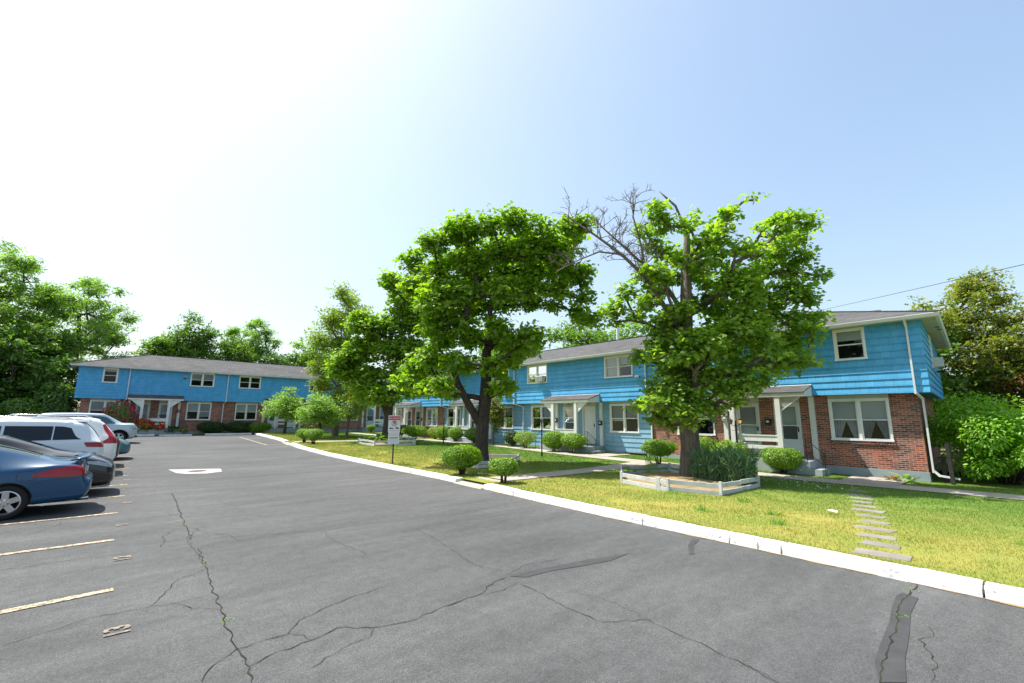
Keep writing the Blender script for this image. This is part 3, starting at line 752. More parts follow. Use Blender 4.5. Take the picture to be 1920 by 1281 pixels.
def skeleton(trunk, tips, rtrunk, tip_r=.012, wig=.12, seed=1, up_pen=1.2):
    """trunk: list of (point) ; tips: array of crown clump centres.  Grows limbs from the trunk to every clump.
    returns chains of (points, radii)"""
    r = random.Random(seed)
    nodes = [Vector(p) for p in trunk]; par = [-1] + list(range(len(trunk) - 1)); ntr = len(trunk)
    order = sorted(range(len(tips)), key=lambda i: min((Vector(tips[i]) - nodes[j]).length for j in range(ntr)))
    for i in order:
        c = Vector(tips[i]); best = None
        for j, q in enumerate(nodes):
            if j == 0: continue
            d = c - q; cost = d.length + (up_pen * max(0, -d.z) if d.z < 0 else 0) + (.25 if j < ntr else 0)
            if d.z > d.length * .97: cost += .1
            if best is None or cost < best[0]: best = (cost, j)
        j = best[1]; q = nodes[j]; d = c - q; n = max(2, int(d.length / .45)); last = j
        side = Vector((r.uniform(-1, 1), r.uniform(-1, 1), r.uniform(.1, .6))) * d.length * wig
        for s_ in range(1, n + 1):
            t = s_ / n
            p = q.lerp(c, t) + side * math.sin(math.pi * t) + Vector((r.uniform(-1, 1), r.uniform(-1, 1), r.uniform(-1, 1))) * .045 * (1 if s_ < n else 0)
            nodes.append(p); par.append(last); last = len(nodes) - 1
    n = len(nodes); kids = [[] for _ in range(n)]
    for i in range(1, n): kids[par[i]].append(i)
    ar = [0.] * n
    for i in range(n - 1, -1, -1):
        ar[i] = tip_r ** 2 if not kids[i] else sum(ar[k] for k in kids[i]) * 1.0 + (.0009 * tip_r)
    rad = [math.sqrt(a) for a in ar]
    sc = rtrunk / max(rad[1], 1e-6)
    # trunk tapers as given, limbs follow pipe law scaled gently
    rad = [x * (sc ** .9 if True else 1) for x in rad]
    k0 = rtrunk / rad[1]
    rad = [x * k0 for x in rad]
    chains = []; stack = [(0, None)]
    starts = [0]; seen = set()
    while starts:
        s = starts.pop(); pts = []
        if par[s] >= 0: pts.append((nodes[par[s]], min(rad[par[s]], rad[s] * 1.15)))
        cur = s
        while True:
            pts.append((nodes[cur], rad[cur]))
            if not kids[cur]: break
            ks = sorted(kids[cur], key=lambda k: -rad[k]); starts += ks[1:]; cur = ks[0]
        if len(pts) > 1: chains.append(pts)
    return chains

def tree(name, label, base, trunk, clumps, rtrunk, nleaf, lsize, shape, leafm, barkm, group=None, seed=1, up=1.35, spread=.75, flare=True, shell=.45,
         extra=None, tip_r=.012, min_r=.0, twigs=True, cat='tree', flat=.85, trunk_n=12, spray=11):
    """clumps: array (n,4) world x,y,z,r"""
    root = empty(name, base, label, cat, group)
    cl = np.asarray(clumps, float)
    ch = skeleton(trunk, cl[:, :3] - np.array([0, 0, .35]) * cl[:, 3:4], rtrunk, tip_r, seed=seed)
    mb = MB()
    for i, pts in enumerate(ch):
        P = [p for p, r in pts]; Rr = [max(r, min_r) for p, r in pts]
        if i == 0 and flare:
            P = [P[0] - Vector((0, 0, .15))] + P; Rr = [Rr[0] * 1.55] + [Rr[0] * 1.3] + Rr[1:]
        mb.tube(P, Rr, trunk_n if Rr[0] > .06 else (7 if Rr[0] > .025 else 5))
    if twigs:
        r = random.Random(seed)
        for x, y, z, rr in cl:
            for _ in range(4):
                d = Vector((r.gauss(0, 1), r.gauss(0, 1), r.gauss(.3, .7))).normalized()
                a = Vector((x, y, z - .35 * rr)); b = a + d * rr * .9
                mb.tube([a, a.lerp(b, .5) + Vector((0, 0, .05 * rr)), b], [tip_r * .9, tip_r * .6, tip_r * .3], 4, cap=False)
    if extra: extra(mb)
    part(mb, 'trunk', barkm, root, smooth=True)
    w = cl[:, 3] ** 2; cnt = np.maximum(6, (nleaf * w / w.sum())).astype(int)
    idx = np.repeat(np.arange(len(cl)), cnt); n = len(idx)
    # leaves are grouped in sprays
    ns = max(1, n // spray); sidx = idx[rng.integers(0, n, ns)]
    d = rng.normal(0, 1, (ns, 3)); d /= np.linalg.norm(d, axis=1, keepdims=True)
    rad = np.where(rng.random(ns) < .86, rng.random(ns) ** shell, rng.uniform(.9, 1.3, ns))
    sp = cl[sidx, :3] + d * (rad * cl[sidx, 3])[:, None] * np.array([1, 1, flat])
    pick = rng.integers(0, ns, n)
    P = sp[pick] + rng.normal(0, lsize * 1.05, (n, 3)) * np.array([1, 1, .42])
    Nn = rng.normal(0, spread, (n, 3)) + np.array([0, 0, up]) + d[pick] * .45
    dirs = d[pick] * .8 + rng.normal(0, .8, (n, 3)) + np.array([0, 0, -.25])
    leaves_obj('crown', P, Nn, lsize, shape, leafm, .3, root, dirs=dirs, origin=base)
    return root

def sil_clumps(base, circ, f_px, seed, depth_r, dens=1.0, rs=1.):
    """crown volume from measured outline spheres: (u, z, r) across the view of the survey, spread in depth to a round crown"""
    r = random.Random(seed); out = []
    us = [c[0] for c in circ]; uc = (max(us) + min(us)) / 2; hw = (max(us) - min(us)) / 2 + .01
    for u, z, rr in circ:
        dmax = depth_r * math.sqrt(max(.04, 1 - ((u - uc) / (hw * 1.08)) ** 2))
        k = max(1, int(round(dens * dmax / (rr * 1.15))))
        for j in range(k):
            t = (j + .5) / k * 2 - 1
            d = t * dmax + r.uniform(-.3, .3)
            q = rr * r.uniform(.55, .82) * rs
            p = np.array(base) + VR * (u + r.uniform(-.12, .12)) + VF * d
            out.append((p[0], p[1], base[2] + z * .985 + r.uniform(-.15, .15), q))
    return np.array(out)

def ball_clumps(c, rx, ry, rz, n, r0, r1, seed, low=-.7):
    q = np.random.default_rng(seed); out = []
    while len(out) < n:
        d = q.normal(0, 1, 3); d /= np.linalg.norm(d)
        if d[2] < low: continue
        t = q.random() ** .4
        out.append((c[0] + d[0] * rx * t, c[1] + d[1] * ry * t, c[2] + d[2] * rz * t, q.uniform(r0, r1)))
    return np.array(out)

def shrub(name, label, base, w, h, leafm, lsize=.055, n=2600, z0=None, group=None, flat=.35, seed=1, shape='oval', lumps=7, stems=4, wy=None, cat='shrub', pw=2.6, rz=0):
    """clipped shrub: bare stems under a dense mound of small leaves"""
    root = empty(name, base, label, cat, group)
    n = int(n * 1.9); lsize *= 1.12; q = np.random.default_rng(seed); z0 = h * .22 if z0 is None else z0
    rx = w / 2; ry = (wy or w) / 2; hz = (h - z0) / 2; cz = z0 + hz
    d = q.normal(0, 1, (n, 3)); d /= np.linalg.norm(d, axis=1, keepdims=True)
    # superellipsoid, flattened top, with lumps
    e = (np.abs(d) ** pw).sum(1) ** (-1 / pw)
    ld = q.normal(0, 1, (lumps, 3)); ld /= np.linalg.norm(ld, axis=1, keepdims=True)
    lump = 1 + .17 * np.max(np.clip(d @ ld.T - .75, 0, 1) / .25, axis=1) - .09
    t = (q.random(n) ** .22) * lump
    L = d * e[:, None] * t[:, None]
    low = np.clip(-L[:, 2], 0, 1); tp = 1 - .38 * low ** 1.5
    ca, sa = math.cos(rz), math.sin(rz)
    lx, ly = L[:, 0] * rx * tp, L[:, 1] * ry * tp
    P = np.stack([lx * ca - ly * sa, lx * sa + ly * ca, L[:, 2] * hz + cz], 1) + np.array(base)
    Nn = d * .9 + q.normal(0, .55, (n, 3)) + np.array([0, 0, .35])
    mb = MB(); r = random.Random(seed)
    for i in range(stems):
        a = 6.283 * i / stems + r.uniform(-.4, .4); k = r.uniform(.25, .6)
        mb.tube([(base[0] + .05 * math.cos(a), base[1] + .05 * math.sin(a), base[2] - .05), (base[0] + rx * k * .45 * math.cos(a), base[1] + ry * k * .45 * math.sin(a), base[2] + cz * .5), (base[0] + rx * k * math.cos(a), base[1] + ry * k * math.sin(a), base[2] + cz * 1.1)], [.03 + .01 * w, .02, .01], 6)
    part(mb, 'stem', M['bark_dark'], root, smooth=True)
    leaves_obj('foliage', P, Nn, lsize, shape, leafm, .3, root, origin=base)
    return root

# crown outlines measured from the photo, metres: across, height, radius
SIL_T1 = [(-3.02,8.43,0.87),(-2.01,8.92,0.96),(-0.87,9.29,0.97),(0.28,9.67,0.92),(1.31,9.8,0.81),(2.35,9.44,0.81),(3.51,9.69,0.74),(4.09,9.94,0.58),(-2.85,7.25,0.9),(-1.74,7.73,1.02),(-0.39,8.21,1.03),(0.75,8.46,1.03),(1.89,8.47,1.03),(3.04,8.48,0.91),(3.94,8.01,0.8),(-1.7,6.56,1.01),(-0.58,6.8,1.01),(0.77,7.04,0.95),(1.89,7.17,0.77),(3.02,7.18,0.81),(4.03,6.72,0.63),(4.36,6.03,0.49),(-1.88,5.41,0.89),(-0.77,5.31,0.89),(0.56,5.43,0.71),(1.24,4.54,0.66),(1.79,4.99,0.66),(-2.06,4.29,0.77),(-0.96,4.08,0.7),(-2.7,3.85,0.77),(0.47,3.87,0.57),(-2.24,3.08,0.57),(-1.47,3.02,0.48),(0.81,3.17,0.48),(-3.11,3.19,0.48)]
SIL_T2 = [(-1.04,9.27,0.49),(-0.64,8.9,0.55),(-0.09,8.7,0.55),(0.31,8.19,0.58),(1.34,9.08,0.39),(1.15,8.25,0.49),(1.95,9.53,0.24),(0.54,7.52,0.54),(1.47,7.75,0.39),(-0.15,7.51,0.48),(-1.26,7.22,0.54),(-1.98,6.5,0.53),(-2.34,6.06,0.47),(-2.56,5.58,0.38),(-1.59,6.07,0.38),(-0.74,6.93,0.48),(3.76,9.39,0.43),(4.45,9.17,0.39),(3.29,8.72,0.55),(4.76,8.74,0.43),(3.79,8.19,0.68),(4.61,8.06,0.54),(2.36,7.84,0.48),(3.23,7.4,0.73),(4.15,7.49,0.62),(4.88,7.33,0.38),(4.61,6.55,0.61),(3.79,6.54,0.76),(2.81,6.54,0.8),(2.02,6.95,0.73),(1.48,7.1,0.58),(1.84,6.25,0.8),(1.16,6.39,0.57),(4.8,5.85,0.47),(4.23,5.63,0.72),(3.42,5.7,0.79),(2.61,5.69,0.79),(1.71,5.55,0.79),(4.23,4.93,0.53),(3.67,4.72,0.71),(3.01,4.87,0.79),(2.13,4.86,0.79),(1.27,4.99,0.79),(3.82,4.19,0.52),(3.14,4.06,0.59),(2.35,4.18,0.65),(-0.81,5.38,0.75),(-0.25,5.67,0.68),(-0.97,4.84,0.71),(-0.04,4.71,0.75),(-1.26,4.15,0.41),(-0.46,4.16,0.74),(0.48,4.37,0.71),(-0.36,3.62,0.78),(0.57,3.63,0.74),(1.36,3.63,0.59),(-0.92,3.08,0.59),(-0.14,2.96,0.7),(0.8,2.96,0.59),(1.6,3.04,0.46),(1.87,3.3,0.41),(-1.45,2.62,0.37),(-0.68,2.3,0.55),(0.11,2.43,0.51),(1.1,2.51,0.37),(-0.32,2.01,0.36)]
SIL_T3 = [(0.92,10.28,1.56),(0.22,8.67,1.55),(2.16,8.69,1.36),(-1.31,8.27,1.47),(-2.11,8.66,1.16),(-0.06,6.71,1.53),(-1.98,6.7,1.53),(-3.08,5.91,1.07),(1.47,6.72,1.46),(-1.1,4.78,1.44),(-2.62,4.77,1.06),(0.8,4.79,1.33),(2.3,5.19,1.14),(-0.26,3.27,0.83),(-1.4,3.45,1.06),(-3.4,5.14,0.76),(1.62,3.48,0.75),(0.09,11.29,0.86)]
SIL_T4 = [(0.23,12.21,0.95),(1.04,10.75,1.32),(-0.56,10.02,1.31),(-1.49,8.11,1.3),(0.05,8.12,1.49),(-2.02,5.99,1.2),(-0.71,5.77,1.48),(1.11,6.25,1.29),(-1.5,4.16,1.19),(0.38,3.49,1.28),(1.28,3.72,1.19),(-0.43,2.13,1.0),(0.75,8.12,1.21)]
# ------------------------------------------------------------------ apartment wings
class Frame:
    def __init__(s, kind):
        s.kind = kind
        s.zo = 0. if kind == 'R' else .365
    def __call__(s, a, d, z):
        return (20.72 - d, a, z + s.zo) if s.kind == 'R' else (a, 48.8 - d, z + s.zo)

class FB(MB):
    """mesh builder in facade coordinates: a along the facade, d outwards, z up"""
    def __init__(s, fr):
        MB.__init__(s); s.fr = fr
    def q(s, pts, mi=0): s.face([s.fr(*p) for p in pts], mi)
    def bx(s, a0, a1, d0, d1, z0, z1, mi=0):
        vs = [s.fr(a, d, z) for z in (z0, z1) for d in (d0, d1) for a in (a0, a1)]
        s.add(vs, [(0, 2, 3, 1), (4, 5, 7, 6), (0, 1, 5, 4), (2, 6, 7, 3), (0, 4, 6, 2), (1, 3, 7, 5)], mi)
    def br(s, p, q, w, h): s.bar(s.fr(*p), s.fr(*q), w, h)
    def tb(s, pts, r, n=8): s.tube([s.fr(*p) for p in pts], r, n)

def wall_cells(a0, a1, z0, z1, holes):
    A = sorted({a0, a1} | {h[0] for h in holes} | {h[1] for h in holes}); Z = sorted({z0, z1} | {h[2] for h in holes} | {h[3] for h in holes})
    A = [a for a in A if a0 - 1e-6 <= a <= a1 + 1e-6]; Z = [z for z in Z if z0 - 1e-6 <= z <= z1 + 1e-6]
    for i in range(len(A) - 1):
        for j in range(len(Z) - 1):
            ca, cz = (A[i] + A[i + 1]) / 2, (Z[j] + Z[j + 1]) / 2
            if any(h[0] < ca < h[1] and h[2] < cz < h[3] for h in holes): continue
            yield A[i], A[i + 1], Z[j], Z[j + 1]

def flat_wall(fb, a0, a1, z0, z1, d, holes, rev=.09):
    for x0, x1, y0, y1 in wall_cells(a0, a1, z0, z1, holes):
        fb.q([(x0, d, y0), (x1, d, y0), (x1, d, y1), (x0, d, y1)])
    for h in holes:
        if h[1] < a0 or h[0] > a1: continue
        x0, x1, y0, y1 = h
        for p in ([(x0, d, y0), (x1, d, y0), (x1, d - rev, y0), (x0, d - rev, y0)], [(x0, d, y1), (x1, d, y1), (x1, d - rev, y1), (x0, d - rev, y1)],
                  [(x0, d, y0), (x0, d, y1), (x0, d - rev, y1), (x0, d - rev, y0)], [(x1, d, y0), (x1, d, y1), (x1, d - rev, y1), (x1, d - rev, y0)]): fb.q(p)

def lap_wall(fb, a0, a1, z0, z1, d, holes, expo=.2455, out=.027, endcap=(True, True)):
    """courses of overlapping shakes: every course leans out at its butt edge"""
    n = int(math.ceil((z1 - z0) / expo))
    for c in range(n):
        c0, c1 = z0 + c * expo, min(z1, z0 + (c + 1) * expo)
        dd = lambda z: d + out * (1 - (z - c0) / expo)
        hs = [h for h in holes if h[3] > c0 and h[2] < c1]
        for x0, x1, y0, y1 in wall_cells(a0, a1, c0, c1, hs):
            fb.q([(x0, dd(y0), y0), (x1, dd(y0), y0), (x1, dd(y1), y1), (x0, dd(y1), y1)])
            if abs(y0 - c0) < 1e-6: fb.q([(x0, d, y0), (x1, d, y0), (x1, dd(y0), y0), (x0, dd(y0), y0)])
        for a, e in ((a0, endcap[0]), (a1, endcap[1])):
            if e: fb.q([(a, d - .05, c0), (a, d + out, c0), (a, d, c1), (a, d - .05, c1)])

def window(fr, par, a0, a1, z0, z1, d, blind=(.55, .55), curtain=False, header=None, brick_sill=False, name='window', openlow=None, cas=.07):
    """casing, mullion and double hung sashes; panes and blinds are pieces of the window"""
    w = FB(fr); dbl = (a1 - a0) > 1.3
    t = .035
    w.bx(a0, a0 + cas, d - .06, d + t, z0 + .05, z1 - cas); w.bx(a1 - cas, a1, d - .06, d + t, z0 + .05, z1 - cas)
    w.bx(a0, a1, d - .06, d + t + .002, z1 - cas, z1); w.bx(a0 - .02, a1 + .02, d - .06, d + t + .03, z0, z0 + .05)
    units = [(a0 + cas, a1 - cas)]
    if dbl:
        m = (a0 + a1) / 2; w.bx(m - .045, m + .045, d - .06, d + t - .004, z0 + .05, z1 - cas); units = [(a0 + cas, m - .045), (m + .045, a1 - cas)]
    gl = FB(fr); bl = FB(fr); zi0, zi1 = z0 + .05, z1 - cas; zm = (zi0 + zi1) / 2; s = .038
    for u, (x0, x1) in enumerate(units):
        for lo, hi, dd in ((zi0, zm + .02, d - .052), (zm - .02, zi1, d - .028)):
            w.bx(x0, x0 + s, dd - .012, dd + .012, lo, hi); w.bx(x1 - s, x1, dd - .012, dd + .012, lo, hi)
            w.bx(x0 + s, x1 - s, dd - .012, dd + .012, lo, lo + s); w.bx(x0 + s, x1 - s, dd - .012, dd + .012, hi - s, hi)
            gl.q([(x0 + s, dd, lo + s), (x1 - s, dd, lo + s), (x1 - s, dd, hi - s), (x0 + s, dd, hi - s)])
        f = blind[u % len(blind)]
        if f > 0:
            zb = zi1 - (zi1 - zi0) * f
            k = max(3, int((zi1 - zb) / .05))
            for i in range(k):
                y0, y1 = zb + (zi1 - zb) * i / k, zb + (zi1 - zb) * (i + 1) / k
                bl.q([(x0 + .01, d - .115, y0), (x1 - .01, d - .115, y0), (x1 - .01, d - .10, y1), (x0 + .01, d - .10, y1)])
    o = part(w, name, M['vinyl'], par)
    sub(gl, 'pane', M['pane'], o)
    if bl.f: sub(bl, 'blind', M['blind'], o)
    dk = FB(fr); dk.q([(a0 + .02, d - .42, z0), (a1 - .02, d - .42, z0), (a1 - .02, d - .42, z1), (a0 + .02, d - .42, z1)]); sub(dk, 'room_shade_backing', M['dark'], o)  # near-black sheet behind the glass paints the darkness of the unlit room
    if curtain:
        c = FB(fr); 
        for u, (x0, x1) in enumerate(units):
            for sgn, xa, xb in ((1, x0, x0 + (x1 - x0) * .52), (-1, x1, x1 - (x1 - x0) * .52)):
                k = 14
                for i in range(k):
                    def pt(i, z):
                        tt = i / k; sp = 1 if z > zm else .35 + .65 * (1 - abs((z - zi0 - .18) / (zm - zi0)))
                        sp = 1 - .55 * max(0, min(1, (zm - z) / (zm - zi0))) if sgn else 1
                        return (xa + (xb - xa) * tt * sp, d - .16 - .015 * math.sin(i * 1.9), z)
                    for za, zb in ((zi0 + .02, zi0 + .25), (zi0 + .25, zm), (zm, zi1)):
                        c.q([pt(i, za), pt(i + 1, za), pt(i + 1, zb), pt(i, zb)])
        sub(c, 'curtain', M['curtain'], o)
    if header:
        h = FB(fr); h.bx(a0, a1, d - .05, d + .012, z1, header); part(h, 'header_panel', M['panel'], par)
    if brick_sill:
        b = FB(fr); n = int((a1 - a0 + .1) / .078)
        for i in range(n): b.bx(a0 - .05 + i * .078, a0 - .05 + i * .078 + .068, d - .03, d + .045, z0 - .115, z0 - .004)
        sub(b, 'sill', M['brick'], o)
    return o

def sub(mb, name, mat, par):
    o = mb.build(name, mat); o.parent = par; o.matrix_parent_inverse = world_inv(par); return o

def door(fr, par, a0, a1, z0, z1, d, kind, header, hinge=1):
    f = FB(fr); c = .065
    f.bx(a0, a0 + c, d - .10, d + .035, z0, z1 - c); f.bx(a1 - c, a1, d - .10, d + .035, z0, z1 - c); f.bx(a0, a1, d - .10, d + .037, z1 - c, z1); f.bx(a0, a1, d - .1, d + .06, z0 - .03, z0)
    x0, x1 = a0 + c, a1 - c; zt = z1 - c
    if kind == 'solid':
        f.bx(x0, x1, d - .09, d - .05, z0, zt)
        for px0, px1 in ((x0 + .1, (x0 + x1) / 2 - .04), ((x0 + x1) / 2 + .04, x1 - .1)):
            for pz0, pz1 in ((z0 + .15, z0 + .75), (z0 + .88, z0 + 1.45), (z0 + 1.58, zt - .1)):
                f.bx(px0, px1, d - .05, d - .042, pz0, pz1)
    else:
        b = .095; zk = z0 + (.62 if kind == 'half' else .42); zmid = z0 + 1.16
        f.bx(x0, x0 + b, d - .03, d + .005, z0, zt); f.bx(x1 - b, x1, d - .03, d + .005, z0, zt)
        f.bx(x0 + b, x1 - b, d - .03, d + .005, zt - b, zt); f.bx(x0 + b, x1 - b, d - .03, d + .003, z0, zk)
        f.bx(x0 + b, x1 - b, d - .028, d + .004, zmid - .02, zmid + .02)
    o = part(f, 'door', M['storm'] if kind != 'solid' else M['door'], par)
    if kind != 'solid':
        b = .095
        g = FB(fr); g.q([(x0 + b, d - .015, zmid), (x1 - b, d - .015, zmid), (x1 - b, d - .015, zt - b), (x0 + b, d - .015, zt - b)])
        if kind == 'full': g.q([(x0 + b, d - .015, zk), (x1 - b, d - .015, zk), (x1 - b, d - .015, zmid), (x0 + b, d - .015, zmid)])
        sub(g, 'pane', M['pane'], o)
        if kind == 'half':
            g = FB(fr); g.q([(x0 + b, d - .015, zk), (x1 - b, d - .015, zk), (x1 - b, d - .015, zmid), (x0 + b, d - .015, zmid)]); sub(g, 'screen', M['screen'], o)
        g = FB(fr); g.bx(x0, x1, d - .13, d - .10, z0, zt); sub(g, 'inner_door', M['blind'], o)
    h = FB(fr); hx = x0 + .05 if hinge > 0 else x1 - .05
    h.bx(hx - .018, hx + .018, d + .005, d + .045, z0 + .92, z0 + 1.1); sub(h, 'handle', M['iron'], o)
    p = FB(fr); p.bx(a0, a1, d - .06, d + .012, z1, header); part(p, 'header_panel', M['panel'], par)
    return o

def porch(fr, par, c, lattice, zg, steps=(True, True), rails=True, hw=1.82):
    zs = .48; D = 1.40; dF = 1.42
    # shallow shed roof with shingles, beam, brackets
    r = FB(fr); zt, zf = 3.33, 3.02
    ov = hw + .02
    r.q([(c - ov, .37, zt), (c + ov, .37, zt), (c + ov, D + .03, zf), (c - ov, D + .03, zf)])
    r.q([(c - ov, .37, zt - .03), (c + ov, .37, zt - .03), (c + ov, D + .03, zf - .03), (c - ov, D + .03, zf - .03)])
    r.q([(c - ov, D + .03, zf - .03), (c + ov, D + .03, zf - .03), (c + ov, D + .03, zf), (c - ov, D + .03, zf)])
    for sg in (-1, 1): r.q([(c + sg * ov, .37, zt), (c + sg * ov, D + .03, zf), (c + sg * ov, D + .03, zf - .03), (c + sg * ov, .37, zt - .03)])
    o = part(r, 'porch_roof', M['shingle'], par)
    f = FB(fr)
    f.bx(c - hw, c + hw, D - .035, D, 2.86, zf - .035)
    for sg in (-1, 1):
        f.q([(c + sg * hw, .395, 2.86), (c + sg * hw, D - .04, 2.86), (c + sg * hw, D - .04, zf - .03), (c + sg * hw, .395, zt - .06)])
        f.q([(c + sg * (hw - .03), .395, 2.86), (c + sg * (hw - .03), D - .04, 2.86), (c + sg * (hw - .03), D - .04, zf - .03), (c + sg * (hw - .03), .395, zt - .06)])
    f.q([(c - hw, .0, 2.885), (c + hw, .0, 2.885), (c + hw, D - .04, 2.885), (c - hw, D - .04, 2.885)])
    sub(f, 'fascia', M['white'], o)
    fl = FB(fr); fl.q([(c - ov, .394, zt + .006), (c + ov, .394, zt + .006), (c + ov, .46, zt - .014), (c - ov, .46, zt - .014)]); sub(fl, 'flashing', M['white'], o)
    for sg in (-1, 1):
        p = FB(fr); x = c + sg * .87
        p.bx(x - .09, x + .09, dF - .19, dF - .045, zs, 2.86); part(p, 'post', M['white'], par)
        b = FB(fr); xa = x + sg * .09; xb = x + sg * .80
        if lattice:
            dd = dF - .10
            b.br((xa, dd, 2.30), (xb, dd, 2.84), .035, .03)
            n = 9
            for i in range(1, n + 4):
                L = .075 * i
                # slats at 45 degrees both ways, cut by the triangle
                for e in (0, 1):
                    pts = []
                    for k in range(31):
                        tt = k / 30 * .8
                        if e == 0: a_, z_ = L - .6 + tt, 2.86 - .8 + tt
                        else: a_, z_ = L - .35 + tt, 2.86 - tt
                        lim = 2.30 + .54 * (a_ / .71)
                        if 0 <= a_ <= .71 and lim <= z_ <= 2.86: pts.append((a_, z_))
                    if len(pts) > 1:
                        b.br((xa + sg * pts[0][0], dd + .005 * (1 if e else -1), pts[0][1]), (xa + sg * pts[-1][0], dd + .005 * (1 if e else -1), pts[-1][1]), .024, .008)
        else:
            tri = [(xa, 2.86), (xb, 2.86), (xa, 2.26)]
            for dd in (dF - .14, dF - .10): b.q([(t[0], dd, t[1]) for t in tri])
            for i in range(3):
                t0, t1 = tri[i], tri[(i + 1) % 3]; b.q([(t0[0], dF - .14, t0[1]), (t1[0], dF - .14, t1[1]), (t1[0], dF - .10, t1[1]), (t0[0], dF - .10, t0[1])])
        part(b, 'bracket', M['white'], par)
        q = FB(fr); xq = c + sg * 1.68; q.bx(xq - .09, xq + .09, .022, .14, zs, 2.86); part(q, 'pilaster', M['white'], par)
    rl = FB(fr)
    rl.bx(c - .78, c + .78, dF - .15, dF - .11, 1.13, 1.34); rl.bx(c - .78, c + .78, dF - .17, dF - .09, 1.34, 1.38); rl.bx(c - .78, c + .78, dF - .15, dF - .11, .84, .98)
    part(rl, 'porch_rail', M['white'], par)
    s = FB(fr); s.bx(c - hw, c + hw, .0, D + .08, zg - .2, zs); part(s, 'porch_slab', M['porchc'], par)
    for sg, on in zip((-1, 1), steps):
        if not on: continue
        x = c + sg * hw
        st = FB(fr); h = zs - zg
        a0, a1 = sorted((x, x + sg * .34)); st.bx(a0, a1, .40, D + .02, zg - .2, zg + h * .42); part(st, 'step', M['porchc'], par)
        if rails:
            ir = FB(fr); dd = D - .02; xa, xb = x - sg * .10, x + sg * .44; zb = zg - .02
            ir.tb([(xa, dd, zs), (xa, dd, zs + .80)], .013, 6); ir.tb([(xb, dd, zb), (xb, dd, zb + .82)], .013, 6)
            ir.tb([(xa - sg * .12, dd, zs + .80), (xa, dd, zs + .80), (xb, dd, zb + .78), (xb + sg * .06, dd, zb + .70)], .013, 6)
            ir.tb([(xa, dd, zs + .36), (xb, dd, zb + .34)], .010, 6)
            part(ir, 'handrail', M['iron'], par)

def downspout(fr, par, a, zg, jog=0., brick_d=.0, elbow=0):
    f = FB(fr); w = .07
    f.bar(fr(a, .80, 5.47), fr(a, .47, 5.18), w, .055); f.bar(fr(a, .445, 5.22), fr(a, .445, 2.86), .055, w)
    f.bar(fr(a, .445, 2.92), fr(a + jog, .06, 2.70), w, .055); f.bar(fr(a + jog, .06, 2.75), fr(a + jog, .06, zg + .22), .055, w)
    if elbow:
        f.bar(fr(a + jog, .06, zg + .30), fr(a + jog + elbow * .16, .08, zg + .12), .055, w); f.bar(fr(a + jog + elbow * .14, .08, zg + .14), fr(a + jog + elbow * .62, .12, zg + .08), w, .055)
    part(f, 'downspout', M['gutter'], par)

